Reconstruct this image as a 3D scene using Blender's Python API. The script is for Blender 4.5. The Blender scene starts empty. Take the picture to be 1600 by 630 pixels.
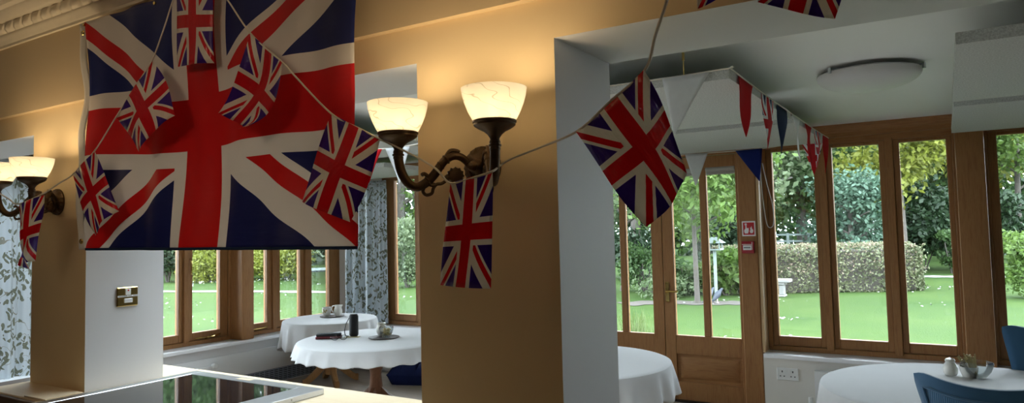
import bpy, bmesh, math, random
import numpy as np
from mathutils import Vector, Matrix
random.seed(7); rng = np.random.default_rng(7)
PI = math.pi
C = bpy.context.scene.collection
sc = bpy.context.scene

# ------------------------------------------------------------------ camera
YAW, PITCH, ROLL, F, CY, H = .55504416, .05538851, -.02275124, 1087.905, 300.192, 1.5
_c, _s = math.cos(YAW), math.sin(YAW)
FWD = Vector((-_s*math.cos(PITCH), _c*math.cos(PITCH), math.sin(PITCH)))
_r0 = Vector((_c, _s, 0)); _u0 = _r0.cross(FWD)
RGT = _r0*math.cos(ROLL) + _u0*math.sin(ROLL)
UPV = _u0*math.cos(ROLL) - _r0*math.sin(ROLL)
EYE = Vector((0, 0, H))
def ray(x, y): return RGT*((x-800)/F) - UPV*((y-CY)/F) + FWD
def at(x, y, Y): d = ray(x, y); return EYE + d*(Y/d.y)
def at_x(x, y, X): d = ray(x, y); return EYE + d*(X/d.x)
def at_z(x, y, Z): d = ray(x, y); return EYE + d*((Z-H)/d.z)
cam = bpy.data.cameras.new('camera'); cam_o = bpy.data.objects.new('camera', cam); C.objects.link(cam_o)
cam_o.matrix_world = Matrix(((RGT.x, UPV.x, -FWD.x, 0), (RGT.y, UPV.y, -FWD.y, 0), (RGT.z, UPV.z, -FWD.z, H), (0, 0, 0, 1)))
cam.sensor_fit = 'HORIZONTAL'; cam.sensor_width = 36; cam.lens = F/1600*36
cam.shift_y = -(315-CY)/1600; cam.clip_start = .02; cam.clip_end = 300
sc.camera = cam_o

# ------------------------------------------------------------------ materials
def lin(r, g, b):
    f = lambda v: (v/255/12.92) if v/255 <= .04045 else ((v/255+.055)/1.055)**2.4
    return (f(r), f(g), f(b), 1)
class NT:
    def __init__(s, name):
        s.m = bpy.data.materials.new(name); s.m.use_nodes = True; s.t = s.m.node_tree; s.t.nodes.clear()
        s.out = s.n('ShaderNodeOutputMaterial')
    def n(s, t, **k):
        x = s.t.nodes.new(t)
        for a, v in k.items(): setattr(x, a, v)
        return x
    def l(s, a, b): s.t.links.new(a, b)
    def setin(s, sock, v):
        if isinstance(v, bpy.types.NodeSocket): s.l(v, sock)
        else: sock.default_value = v
    def math(s, op, a, b=0., c=0.):
        x = s.n('ShaderNodeMath', operation=op)
        s.setin(x.inputs[0], a); s.setin(x.inputs[1], b)
        if op in ('COMPARE', 'MULTIPLY_ADD'): s.setin(x.inputs[2], c)
        return x.outputs[0]
    def mix(s, f, a, b):
        x = s.n('ShaderNodeMix', data_type='RGBA'); s.setin(x.inputs[0], f); s.setin(x.inputs[6], a); s.setin(x.inputs[7], b)
        return x.outputs[2]
    def noise(s, vec, scale, detail=3, rough=.5):
        x = s.n('ShaderNodeTexNoise'); s.setin(x.inputs['Vector'], vec); x.inputs['Scale'].default_value = scale
        x.inputs['Detail'].default_value = detail; x.inputs['Roughness'].default_value = rough
        return x.outputs[0]
    def coord(s, which='Object', scale=(1, 1, 1)):
        x = s.n('ShaderNodeTexCoord'); m = s.n('ShaderNodeMapping'); m.inputs['Scale'].default_value = scale
        s.l(x.outputs[which], m.inputs[0]); return m.outputs[0]
    def ramp(s, f, stops):
        x = s.n('ShaderNodeValToRGB'); s.setin(x.inputs[0], f); e = x.color_ramp.elements
        while len(e) < len(stops): e.new(.5)
        for i, (p, c) in enumerate(stops): e[i].position = p; e[i].color = c
        return x.outputs[0]
    def bump(s, h, strength=.2, dist=.01):
        x = s.n('ShaderNodeBump'); x.inputs['Strength'].default_value = strength; x.inputs['Distance'].default_value = dist
        s.setin(x.inputs['Height'], h); return x.outputs[0]
    def pbr(s, col, rough=.5, metal=0., spec=.5, nrm=None, **k):
        x = s.n('ShaderNodeBsdfPrincipled'); s.setin(x.inputs['Base Color'], col); s.setin(x.inputs['Roughness'], rough)
        x.inputs['Metallic'].default_value = metal; x.inputs['Specular IOR Level'].default_value = spec
        if nrm: s.l(nrm, x.inputs['Normal'])
        for a, v in k.items(): s.setin(x.inputs[a.replace('_', ' ')], v)
        return x.outputs[0]
    def done(s, sh): s.l(sh, s.out.inputs[0]); return s.m
def plain(name, col, rough=.5, metal=0., var=.12, scale=8, bump=.0, bscale=60, spec=.5, **k):
    t = NT(name); co = t.coord()
    d = tuple(v*(1-var) for v in col[:3])+(1,)
    c = t.mix(t.noise(co, scale), d, col)
    nr = t.bump(t.noise(co, bscale, 4), bump, .004) if bump else None
    return t.done(t.pbr(c, rough, metal, spec, nr, **k))
def wood(name, a, b, stretch, rough=.45, scale=1.):
    t = NT(name); co = t.coord('Object', stretch)
    n1 = t.noise(co, 9*scale, 6, .65); n2 = t.noise(co, 40*scale, 3)
    c = t.ramp(n1, [(.3, a), (.5, b), (.7, a)])
    dk = tuple(v*.8 for v in a[:3])+(1,)
    c = t.mix(t.math('MULTIPLY', n2, .5), c, dk)
    return t.done(t.pbr(c, rough, 0, .28, t.bump(n2, .12, .002)))
M = {}
M['wall'] = plain('garden_room_paint', (.78, .755, .70, 1), .55, var=.04, scale=2, bump=.04, bscale=120)
M['cream'] = plain('cream_kitchen_paint', (.73, .565, .335, 1), .5, var=.03, scale=2, bump=.04, bscale=120)
M['upper'] = plain('upper_wall_painted_shade', (.62, .475, .285, 1), .55, var=.06, scale=2, bump=.04, bscale=120)  # kitchen cream darkened: shade above the ledge put into the colour
M['jamb'] = plain('white_reveal_paint', (.66, .66, .67, 1), .5, var=.03, scale=2)
M['ceil'] = plain('white_ceiling_paint', (.86, .87, .86, 1), .7, var=.03, scale=1.5)
M['plaster'] = plain('cornice_plaster', (.78, .68, .52, 1), .6, var=.08, scale=30)
M['oak'] = wood('oak_upright', (.265, .118, .041, 1), (.375, .184, .068, 1), (6, 6, .5))
M['oak_x'] = wood('oak_across', (.265, .118, .041, 1), (.375, .184, .068, 1), (.5, 6, 6))
M['oak_y'] = wood('oak_along', (.265, .118, .041, 1), (.375, .184, .068, 1), (6, .5, 6))
M['oak_light'] = wood('pale_oak', (.62, .42, .22, 1), (.72, .52, .30, 1), (6, 6, .5))
M['table_wood'] = wood('table_wood', (.42, .22, .08, 1), (.55, .31, .13, 1), (4, 4, 1.2))
M['table_dark'] = wood('dark_table_wood', (.12, .05, .022, 1), (.19, .085, .04, 1), (4, 4, 1.2))
M['beech'] = wood('beech_worktop', (.74, .60, .40, 1), (.80, .67, .47, 1), (.6, 5, 5), .35)
M['edge'] = plain('brown_edging', (.10, .062, .04, 1), .5)
M['sill'] = plain('white_gloss_paint', (.86, .87, .89, 1), .25, var=.03)
M['white'] = plain('white_plastic', (.82, .83, .82, 1), .35, var=.03)
M['radiator'] = plain('radiator_enamel', (.78, .79, .80, 1), .35, var=.03)
M['grille'] = plain('grille_grey', (.30, .34, .42, 1), .5)
M['slot'] = plain('dark_slot', (.02, .02, .025, 1), .6)
M['cloth'] = plain('white_table_linen', (.61, .615, .62, 1), .85, var=.05, scale=5, bump=.15, bscale=400, spec=.2)
M['bronze'] = plain('antique_bronze', (.115, .070, .038, 1), .42, .75, var=.5, scale=60, bump=.2, bscale=90)
M['brass'] = plain('polished_brass', (.80, .58, .20, 1), .16, 1., var=.15, scale=30)
M['steel'] = plain('brushed_steel', (.60, .61, .63, 1), .32, .95, var=.1, scale=40)
M['hob'] = plain('black_glass', (.012, .012, .014, 1), .03, 0, var=.1)
M['black'] = plain('black_fabric_mesh', (.012, .012, .014, 1), .7, var=.3, scale=200)
M['blackm'] = plain('black_metal', (.02, .02, .02, 1), .4, .6)
M['velvet'] = None
M['navy'] = plain('navy_cotton', (.012, .022, .10, 1), .8, var=.3, scale=20, spec=.2)
M['china'] = plain('white_china', (.82, .80, .74, 1), .15, var=.06, scale=40)
M['tray'] = plain('dark_slate_tray', (.10, .08, .075, 1), .45, var=.3)
M['crimson'] = plain('crimson_leather', (.16, .012, .02, 1), .5, var=.4, scale=50)
M['paper'] = plain('paper', (.80, .80, .78, 1), .8, var=.04)
M['straw'] = plain('sugar_sticks', (.50, .40, .16, 1), .6, var=.5, scale=120)
M['yellow'] = plain('pale_yellow_sachets', (.68, .52, .18, 1), .6, var=.4, scale=90)
M['string'] = plain('bunting_tape', (.74, .68, .58, 1), .7)
M['stone'] = plain('weathered_stone', (.19, .19, .18, 1), .9, var=.3, scale=12, bump=.4, bscale=30)
M['bark'] = plain('grey_bark', (.070, .060, .050, 1), .95, var=.5, scale=14, bump=.6, bscale=25)
M['soil'] = plain('soil_with_petals', (.055, .043, .034, 1), .95, var=.5, scale=20)
M['path'] = plain('gravel_path', (.22, .215, .205, 1), .95, var=.15, scale=10)
M['greypaint'] = plain('grey_green_timber', (.17, .21, .20, 1), .7, var=.2)
M['feather'] = plain('pigeon_feathers', (.035, .045, .065, 1), .6, var=.6, scale=30)
M['blind'] = plain('blind_fabric', (.42, .40, .35, 1), .85, var=.06)
M['linen_tan'] = plain('blackout', (.3, .29, .27, 1), .9)
M['rubber'] = plain('grey_cord', (.75, .74, .70, 1), .6)
M['kit'] = plain('kitchen_tan_paint', (.22, .17, .12, 1), .6)
M['roof'] = plain('roof_felt', (.2, .2, .2, 1), .9)

def mat_raft():
    t = NT('speckled_acoustic_felt'); co = t.coord()
    c = t.ramp(t.noise(co, 160, 4, .7), [(.35, (.40, .41, .40, 1)), (.6, (.62, .64, .62, 1))])
    return t.done(t.pbr(c, .95, 0, .1, t.bump(t.noise(co, 200, 2), .3, .002)))
M['raft'] = mat_raft()
def mat_floor():
    t = NT('grey_oak_planks'); co = t.coord('Object', (1, 1, 1))
    b = t.n('ShaderNodeTexBrick'); t.l(co, b.inputs['Vector']); b.inputs['Scale'].default_value = 1
    b.inputs['Brick Width'].default_value = 1.2; b.inputs['Row Height'].default_value = .15; b.inputs['Mortar Size'].default_value = .002
    b.inputs['Color1'].default_value = (.56, .48, .40, 1); b.inputs['Color2'].default_value = (.48, .41, .345, 1); b.inputs['Mortar'].default_value = (.14, .11, .09, 1)
    g = t.noise(t.coord('Object', (1, 9, 1)), 9, 5)
    c = t.mix(t.math('MULTIPLY', g, .45), b.outputs[0], (.52, .46, .40, 1))
    return t.done(t.pbr(c, .4, 0, .4))
M['floor'] = mat_floor()
def mat_glass():
    t = NT('window_glass'); fr = t.n('ShaderNodeFresnel'); fr.inputs[0].default_value = 1.45
    tr = t.n('ShaderNodeBsdfTransparent'); tr.inputs[0].default_value = (.97, .985, .98, 1)
    gl = t.n('ShaderNodeBsdfGlossy'); gl.inputs['Roughness'].default_value = .02
    mx = t.n('ShaderNodeMixShader'); t.l(fr.outputs[0], mx.inputs[0]); t.l(tr.outputs[0], mx.inputs[1]); t.l(gl.outputs[0], mx.inputs[2])
    return t.done(mx.outputs[0])
M['glass'] = mat_glass()
def mat_bowl():
    t = NT('clear_bowl_glass'); fr = t.n('ShaderNodeFresnel'); fr.inputs[0].default_value = 1.5
    tr = t.n('ShaderNodeBsdfTransparent'); tr.inputs[0].default_value = (.94, .96, .96, 1)
    gl = t.n('ShaderNodeBsdfGlossy'); gl.inputs['Roughness'].default_value = .05
    f2 = t.math('ADD', t.math('MULTIPLY', fr.outputs[0], .7), .02)
    mx = t.n('ShaderNodeMixShader'); t.l(f2, mx.inputs[0]); t.l(tr.outputs[0], mx.inputs[1]); t.l(gl.outputs[0], mx.inputs[2])
    return t.done(mx.outputs[0])
M['bowl'] = mat_bowl()
def mat_shade():
    t = NT('alabaster_lamp_glass'); co = t.coord('Object', (1, 1, 2.2))
    w = t.n('ShaderNodeTexWave', wave_type='BANDS', bands_direction='DIAGONAL'); t.l(co, w.inputs[0])
    w.inputs['Scale'].default_value = 9; w.inputs['Distortion'].default_value = 14; w.inputs['Detail'].default_value = 1.5; w.inputs['Detail Scale'].default_value = 1.2
    line = t.ramp(w.outputs[1], [(.0, (.66, .63, .58, 1)), (.016, (1, 1, 1, 1)), (1, (1, 1, 1, 1))])
    col = t.mix(t.noise(co, 14, 3), (.62, .60, .54, 1), (.70, .68, .63, 1))
    mu = t.n('ShaderNodeMix', data_type='RGBA', blend_type='MULTIPLY'); mu.inputs[0].default_value = 1
    t.l(col, mu.inputs[6]); t.l(line, mu.inputs[7]); col = mu.outputs[2]
    tl = t.n('ShaderNodeBsdfTranslucent'); t.l(col, tl.inputs[0])
    df = t.n('ShaderNodeBsdfDiffuse'); t.l(col, df.inputs[0])
    gl = t.n('ShaderNodeBsdfGlossy'); gl.inputs['Roughness'].default_value = .2
    m1 = t.n('ShaderNodeMixShader'); m1.inputs[0].default_value = .4; t.l(df.outputs[0], m1.inputs[1]); t.l(tl.outputs[0], m1.inputs[2])
    m2 = t.n('ShaderNodeMixShader'); m2.inputs[0].default_value = .04; t.l(m1.outputs[0], m2.inputs[1]); t.l(gl.outputs[0], m2.inputs[2])
    tp = t.n('ShaderNodeBsdfTransparent'); t.l(col, tp.inputs[0])
    m3 = t.n('ShaderNodeMixShader'); m3.inputs[0].default_value = .30; t.l(m2.outputs[0], m3.inputs[1]); t.l(tp.outputs[0], m3.inputs[2]); m2 = m3
    em = t.n('ShaderNodeEmission'); t.l(col, em.inputs[0]); em.inputs[1].default_value = SHADE_EM
    ad = t.n('ShaderNodeAddShader'); t.l(m2.outputs[0], ad.inputs[0]); t.l(em.outputs[0], ad.inputs[1])
    return t.done(ad.outputs[0])
SHADE_EM = .05
M['shade'] = mat_shade()
M['dome'] = plain('opal_glass', (.66, .66, .655, 1), .5, var=.02)

def union_jack(name, A, blue, red, white, rough, transl, transp, sheen=0, wrinkle=0):
    """Union flag pattern computed from the UV map: u along the fly, v along the hoist."""
    t = NT(name); uv = t.n('ShaderNodeUVMap'); sp = t.n('ShaderNodeSeparateXYZ'); t.l(uv.outputs[0], sp.inputs[0])
    x = t.math('MULTIPLY', t.math('SUBTRACT', sp.outputs[0], .5), A); y = t.math('SUBTRACT', sp.outputs[1], .5)
    n = math.hypot(A, 1); sg = t.math('SIGN', x)
    ax, ay = t.math('ABSOLUTE', x), t.math('ABSOLUTE', y)
    wh = None; rd = None
    for s in (-1, 1):
        d = t.math('DIVIDE', t.math('MULTIPLY_ADD', y, A, t.math('MULTIPLY', x, float(s))), n)
        w = t.math('LESS_THAN', t.math('ABSOLUTE', d), .1)
        ds = t.math('MULTIPLY', d, sg)
        r = t.math('MULTIPLY', t.math('GREATER_THAN', ds, 0.), t.math('LESS_THAN', ds, .0667))
        wh = w if wh is None else t.math('MAXIMUM', wh, w)
        rd = r if rd is None else t.math('MAXIMUM', rd, r)
    c = t.mix(wh, blue, white); c = t.mix(rd, c, red)
    cw = t.math('MAXIMUM', t.math('LESS_THAN', ax, 1/6), t.math('LESS_THAN', ay, 1/6)); c = t.mix(cw, c, white)
    cr = t.math('MAXIMUM', t.math('LESS_THAN', ax, .1), t.math('LESS_THAN', ay, .1)); c = t.mix(cr, c, red)
    nr = None
    if wrinkle: nr = t.bump(t.noise(t.coord('UV', (1, 2.5, 1)), 6, 3), wrinkle, .02)
    pb = t.pbr(c, rough, 0, .5, nr)
    tl = t.n('ShaderNodeBsdfTranslucent'); t.l(c, tl.inputs[0])
    m1 = t.n('ShaderNodeMixShader'); m1.inputs[0].default_value = transl; t.l(pb, m1.inputs[1]); t.l(tl.outputs[0], m1.inputs[2])
    sh = m1.outputs[0]
    if transp:
        tr = t.n('ShaderNodeBsdfTransparent'); t.l(c, tr.inputs[0])
        m2 = t.n('ShaderNodeMixShader'); m2.inputs[0].default_value = transp; t.l(sh, m2.inputs[1]); t.l(tr.outputs[0], m2.inputs[2]); sh = m2.outputs[0]
    return t.done(sh)
M['bigflag'] = union_jack('union_flag_polyester', 1.667, (.018, .028, .17, 1), (.70, .018, .022, 1), (.84, .80, .76, 1), .42, .42, 0, wrinkle=.25)
M['minifl'] = union_jack('union_flag_plastic', 1.35, (.075, .024, .30, 1), (.74, .012, .024, 1), (.88, .83, .76, 1), .22, .42, .10, wrinkle=.35)
M['minitri'] = union_jack('union_flag_cotton', 1.2, (.015, .02, .10, 1), (.55, .012, .02, 1), (.80, .80, .80, 1), .8, .35, 0)
def thin_cloth(name, col, tr=.4):
    t = NT(name); co = t.coord(); c = t.mix(t.noise(co, 30), tuple(v*.88 for v in col[:3])+(1,), col)
    tl = t.n('ShaderNodeBsdfTranslucent'); t.l(c, tl.inputs[0])
    m1 = t.n('ShaderNodeMixShader'); m1.inputs[0].default_value = tr; t.l(t.pbr(c, .8, 0, .2), m1.inputs[1]); t.l(tl.outputs[0], m1.inputs[2])
    return t.done(m1.outputs[0])
M['pwhite'] = thin_cloth('white_cotton', (.82, .83, .84, 1)); M['pred'] = thin_cloth('red_cotton', (.60, .014, .02, 1))
M['pnavy'] = thin_cloth('navy_bunting_cotton', (.025, .05, .12, 1)); M['pblue'] = thin_cloth('royal_blue_cotton', (.02, .035, .20, 1))
M['sleeve'] = thin_cloth('flag_header_canvas', (.78, .74, .68, 1), .3)
def mat_curtain():
    t = NT('leaf_print_curtain'); co = t.coord('UV', (1, 1, 1))
    dv = t.n('ShaderNodeVectorMath', operation='ADD'); nz = t.n('ShaderNodeTexNoise'); t.l(co, nz.inputs['Vector']); nz.inputs['Scale'].default_value = 9
    sc3 = t.n('ShaderNodeVectorMath', operation='SCALE'); t.l(nz.outputs[1], sc3.inputs[0]); sc3.inputs[3].default_value = .06; t.l(co, dv.inputs[0]); t.l(sc3.outputs[0], dv.inputs[1])
    clump = t.noise(co, 5.5, 2, .5); n1 = t.noise(co, 60, 3, .6); leaf = None
    for ang in (.75, -.75, 0.):
        mp = t.n('ShaderNodeMapping'); t.l(dv.outputs[0], mp.inputs[0]); mp.inputs['Rotation'].default_value = (0, 0, ang); mp.inputs['Location'].default_value = (ang*3, ang, 0)
        m2 = t.n('ShaderNodeMapping'); t.l(mp.outputs[0], m2.inputs[0]); m2.inputs['Scale'].default_value = (2.0, .85, 1)
        v = t.n('ShaderNodeTexVoronoi', feature='F1'); t.l(m2.outputs[0], v.inputs['Vector']); v.inputs['Scale'].default_value = 15
        sp = t.n('ShaderNodeSeparateColor'); t.l(v.outputs['Color'], sp.inputs[0])
        lf = t.math('MULTIPLY', t.math('LESS_THAN', v.outputs['Distance'], .36), t.math('GREATER_THAN', t.math('ADD', clump, t.math('MULTIPLY', sp.outputs[0], .26)), .62))
        leaf = lf if leaf is None else t.math('MAXIMUM', leaf, lf)
    n2 = t.noise(dv.outputs[0], 5, 1); stem = t.math('LESS_THAN', t.math('ABSOLUTE', t.math('SUBTRACT', n2, .5)), .004)
    lc = t.mix(n1, (.07, .085, .06, 1), (.34, .35, .26, 1))
    c = t.mix(stem, (.66, .72, .76, 1), (.34, .33, .27, 1)); c = t.mix(leaf, c, lc)
    tl = t.n('ShaderNodeBsdfTranslucent'); t.l(c, tl.inputs[0])
    m1 = t.n('ShaderNodeMixShader'); m1.inputs[0].default_value = .25; t.l(t.pbr(c, .85, 0, .2), m1.inputs[1]); t.l(tl.outputs[0], m1.inputs[2])
    return t.done(m1.outputs[0])
M['curtain'] = mat_curtain()
def mat_velvet():
    t = NT('ribbed_blue_velvet'); co = t.coord('Object', (1, 1, 1))
    w = t.n('ShaderNodeTexWave', wave_type='BANDS', bands_direction='X'); t.l(co, w.inputs[0]); w.inputs['Scale'].default_value = 45
    c = t.mix(w.outputs[1], (.034, .105, .20, 1), (.056, .165, .30, 1))
    return t.done(t.pbr(c, .75, 0, .25, t.bump(w.outputs[1], .5, .003), Sheen_Weight=.4))
M['velvet'] = mat_velvet()
M['velvet_plain'] = plain('blue_velvet_piping', (.045, .135, .255, 1), .75, var=.2, scale=15, spec=.25, Sheen_Weight=.4)
def mat_leaf(name, a, b, tr=.45):
    t = NT(name); co = t.coord(); n1 = t.noise(co, 1.6, 3); n2 = t.noise(co, 23, 1)
    f = t.math('ADD', t.math('MULTIPLY', n1, .5), t.math('MULTIPLY', n2, .5))
    c = t.ramp(f, [(.32, a), (.66, b)])
    tl = t.n('ShaderNodeBsdfTranslucent'); t.l(c, tl.inputs[0])
    m1 = t.n('ShaderNodeMixShader'); m1.inputs[0].default_value = tr; t.l(t.pbr(c, .55, 0, .3), m1.inputs[1]); t.l(tl.outputs[0], m1.inputs[2])
    return t.done(m1.outputs[0])
L = {
 'fresh': mat_leaf('fresh_green_leaves', (0.0386, 0.0799, 0.0134, 1), (0.1062, 0.1625, 0.0386, 1)),
 'mid': mat_leaf('mid_green_leaves', (0.0252, 0.0563, 0.0149, 1), (0.0649, 0.1121, 0.0354, 1)),
 'pale': mat_leaf('pale_green_leaves', (0.0590, 0.0977, 0.0414, 1), (0.1357, 0.1652, 0.0885, 1)),
 'dark': mat_leaf('dark_evergreen_leaves', (0.0065, 0.0177, 0.0075, 1), (0.0221, 0.0445, 0.0161, 1), .2),
 'conifer': mat_leaf('blue_green_needles', (0.0298, 0.0680, 0.0455, 1), (0.0796, 0.1354, 0.0876, 1), .25),
 'lime': mat_leaf('yellow_green_leaves', (0.0885, 0.1121, 0.0118, 1), (0.1712, 0.1829, 0.0295, 1)),
 'hedge': mat_leaf('hedge_leaves', (0.0448, 0.0588, 0.0269, 1), (0.1614, 0.1704, 0.0897, 1), .25),
 'hedgetip': mat_leaf('reddish_hedge_tips', (0.1614, 0.1215, 0.0856, 1), (0.2691, 0.2112, 0.1525, 1), .3),
 'grass': mat_leaf('grass_blades', (0.0531, 0.0944, 0.0209, 1), (0.1240, 0.1535, 0.0590, 1)),
 'petal': plain('white_petals', (.30, .31, .30, 1), .8),
}
def mat_lawn():
    t = NT('mown_lawn'); co = t.coord('Object')
    n1 = t.noise(co, .35, 3); n2 = t.noise(co, 3.2, 4, .7); n3 = t.noise(co, 40, 2)
    f = t.math('ADD', t.math('MULTIPLY', n1, .45), t.math('ADD', t.math('MULTIPLY', n2, .35), t.math('MULTIPLY', n3, .2)))
    c = t.ramp(f, [(.35, (.014, .036, .004, 1)), (.65, (.032, .056, .008, 1))])
    return t.done(t.pbr(c, .9, 0, .15, t.bump(n3, .5, .03)))
M['lawn'] = mat_lawn()
M['signred'] = plain('sign_red', (.52, .015, .02, 1), .3, var=.05); M['signwhite'] = plain('sign_white', (.82, .80, .78, 1), .4, var=.02)
M['clearred'] = plain('call_point_red', (.36, .02, .03, 1), .25, var=.1)
M['pink'] = plain('pale_pink_mark', (.72, .55, .52, 1), .5, var=.03)

# ------------------------------------------------------------------ geometry helpers
def V(*a): return Vector(a)
def add_box(bm, x0, x1, y0, y1, z0, z1, bev=0., segs=2):
    vs = [bm.verts.new((x, y, z)) for x in (x0, x1) for y in (y0, y1) for z in (z0, z1)]
    idx = [(0, 1, 3, 2), (4, 6, 7, 5), (0, 4, 5, 1), (2, 3, 7, 6), (0, 2, 6, 4), (1, 5, 7, 3)]
    fs = [bm.faces.new([vs[i] for i in f]) for f in idx]
    if bev > 0:
        es = list({e for f in fs for e in f.edges})
        bmesh.ops.bevel(bm, geom=es, offset=bev, segments=segs, affect='EDGES', profile=.7)
    return vs
def box(*a, **k): bm = bmesh.new(); add_box(bm, *a, **k); return bm
def add_tube(bm, pts, r, seg=8, cap=True, closed=False):
    pts = [Vector(p) for p in pts]; n = len(pts); rings = []; prev = None
    for i, p in enumerate(pts):
        if closed: d = pts[(i+1) % n]-pts[i-1]
        else: d = pts[min(i+1, n-1)]-pts[max(i-1, 0)]
        d.normalize()
        if prev is None: a = d.orthogonal().normalized()
        else: a = (prev - d*prev.dot(d)).normalized()
        prev = a; b = d.cross(a); rr = r[i] if hasattr(r, '__len__') else r
        rings.append([bm.verts.new(p + (a*math.cos(2*PI*k/seg) + b*math.sin(2*PI*k/seg))*rr) for k in range(seg)])
    m = n if closed else n-1
    for i in range(m):
        A, B = rings[i], rings[(i+1) % n]
        for k in range(seg): bm.faces.new((A[k], A[(k+1) % seg], B[(k+1) % seg], B[k]))
    if cap and not closed:
        bm.faces.new(rings[0][::-1]); bm.faces.new(rings[-1])
def smooth_path(pts, n=6):
    pts = [Vector(p) for p in pts]; out = []
    for i in range(len(pts)-1):
        p0, p1, p2, p3 = pts[max(i-1, 0)], pts[i], pts[i+1], pts[min(i+2, len(pts)-1)]
        for k in range(n):
            t = k/n
            out.append(.5*((2*p1)+(p2-p0)*t+(2*p0-5*p1+4*p2-p3)*t*t+(3*p1-p0-3*p2+p3)*t**3))
    out.append(pts[-1]); return out
def add_lathe(bm, prof, c=(0, 0, 0), seg=32, rfun=None, cap0=True, cap1=True, axis='z'):
    rings = []
    for (r, z) in prof:
        ring = []
        for k in range(seg):
            th = 2*PI*k/seg; rr = rfun(r, z, th) if rfun else r
            p = (rr*math.cos(th), rr*math.sin(th), z)
            if axis == 'y': p = (p[0], p[2], p[1])
            if axis == 'x': p = (p[2], p[0], p[1])
            ring.append(bm.verts.new((c[0]+p[0], c[1]+p[1], c[2]+p[2])))
        rings.append(ring)
    for A, B in zip(rings, rings[1:]):
        for k in range(seg): bm.faces.new((A[k], A[(k+1) % seg], B[(k+1) % seg], B[k]))
    if cap0 and prof[0][0] > 1e-5: bm.faces.new(rings[0][::-1])
    if cap1 and prof[-1][0] > 1e-5: bm.faces.new(rings[-1])
def lathe(*a, **k): bm = bmesh.new(); add_lathe(bm, *a, **k); return bm
def add_prism(bm, poly, d):
    d = Vector(d); A = [bm.verts.new(p) for p in poly]; B = [bm.verts.new(Vector(p)+d) for p in poly]; n = len(A)
    bm.faces.new(A[::-1]); bm.faces.new(B)
    for k in range(n): bm.faces.new((A[k], A[(k+1) % n], B[(k+1) % n], B[k]))
def obj(name, bm, mat, parent=None, smooth=True, solid=0.):
    me = bpy.data.meshes.new(name)
    if isinstance(bm, bmesh.types.BMesh):
        bmesh.ops.recalc_face_normals(bm, faces=bm.faces[:]); bm.to_mesh(me); bm.free()
    else:
        v, f = bm; me.from_pydata(v, [], f)
    o = bpy.data.objects.new(name, me); C.objects.link(o); me.materials.append(mat)
    if smooth:
        me.polygons.foreach_set('use_smooth', [True]*len(me.polygons))
        try: me.set_sharp_from_angle(angle=math.radians(35))
        except Exception: pass
    if parent: o.parent = parent
    if solid:
        m = o.modifiers.new('thickness', 'SOLIDIFY'); m.thickness = solid; m.offset = 0
    return o
def thing(name, label, cat, loc=(0, 0, 0), rz=0., group=None):
    o = bpy.data.objects.new(name, None); C.objects.link(o); o.empty_display_size = .05
    o.location = loc; o.rotation_euler = (0, 0, rz); return tag(o, label, cat, group)
def tag(o, label, cat, group=None, kind=None):
    o['label'] = label; o['category'] = cat
    if group: o['group'] = group
    if kind: o['kind'] = kind
    return o
def settle(root, loc):
    """children were built in room coordinates: put the empty at the thing's base and shift their meshes"""
    loc = Vector(loc); seen = set()
    def rec(o):
        for c in o.children:
            if c.type == 'MESH' and c.data.name not in seen:
                seen.add(c.data.name); c.data.transform(Matrix.Translation(-loc))
            rec(c)
    rec(root); root.location = loc; return root
def struct(name, bm, mat, parent=None, smooth=False):
    o = obj(name, bm, mat, parent, smooth)
    if not parent: o['kind'] = 'structure'
    return o
def copy_tree(o, parent=None):
    c = o.copy(); C.objects.link(c)
    if parent: c.parent = parent
    for ch in list(o.children): copy_tree(ch, c)
    return c
def grid_mesh(fn, nu, nv, uvfn=None):
    """fn(u,v)->point"""
    vs = [tuple(fn(i/nu, j/nv)) for j in range(nv+1) for i in range(nu+1)]
    fs = [(j*(nu+1)+i, j*(nu+1)+i+1, (j+1)*(nu+1)+i+1, (j+1)*(nu+1)+i) for j in range(nv) for i in range(nu)]
    uv = [(uvfn or (lambda a, b: (a, b)))(i/nu, j/nv) for j in range(nv+1) for i in range(nu+1)]
    return vs, fs, uv
def obj_uv(name, g, mat, parent=None, solid=0.):
    vs, fs, uv = g; o = obj(name, (vs, fs), mat, parent, True, solid)
    l = o.data.uv_layers.new(name='UVMap')
    for lp in o.data.loops: l.data[lp.index].uv = uv[lp.vertex_index]
    return o

# ------------------------------------------------------------------ room shell
YA0, YA1 = 1.449, 1.77            # divider wall front / back
LZ = 1.957                        # underside of the openings
YW = 5.942; XB = -6.075           # window frame planes of garden room
CZ = 2.262                        # garden room ceiling
KZ = 2.63                         # kitchen ceiling
XR = 4.3
struct('floor', box(-6.4, XR+.2, YA0, 6.2, -.12, 0), M['floor'])
struct('floor', box(-6.4, XR+.2, -3.2, YA0, -.12, 0), M['kit'])
RL = [(-5.7, -1.30, 1.95, 2.74)]          # long unseen roof light, added over the near side to brighten the garden room
def roof_slab(x0, x1, y0, y1, z0, z1):
    bm = bmesh.new(); xs = sorted({x0, x1, *[q for a in RL for q in a[:2]]}); ys = sorted({y0, y1, *[q for a in RL for q in a[2:]]})
    for xa, xb in zip(xs, xs[1:]):
        run = None
        for ya, yb in zip(ys, ys[1:]):
            hole = any(a[0] <= (xa+xb)/2 <= a[1] and a[2] <= (ya+yb)/2 <= a[3] for a in RL)
            if hole:
                if run: add_box(bm, xa, xb, run[0], run[1], z0, z1)
                run = None
            else: run = (run[0] if run else ya, yb)
        if run: add_box(bm, xa, xb, run[0], run[1], z0, z1)
    return bm
struct('ceiling', roof_slab(-6.4, XR+.2, YA1-.02, 6.25, CZ, CZ+.12), M['ceil'])
struct('ceiling', box(-6.4, XR+.2, -3.2, YA1-.02, KZ, KZ+.12), M['ceil'])
P1 = (-3.314, -2.878); P2 = (-1.192, -.771)
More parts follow.
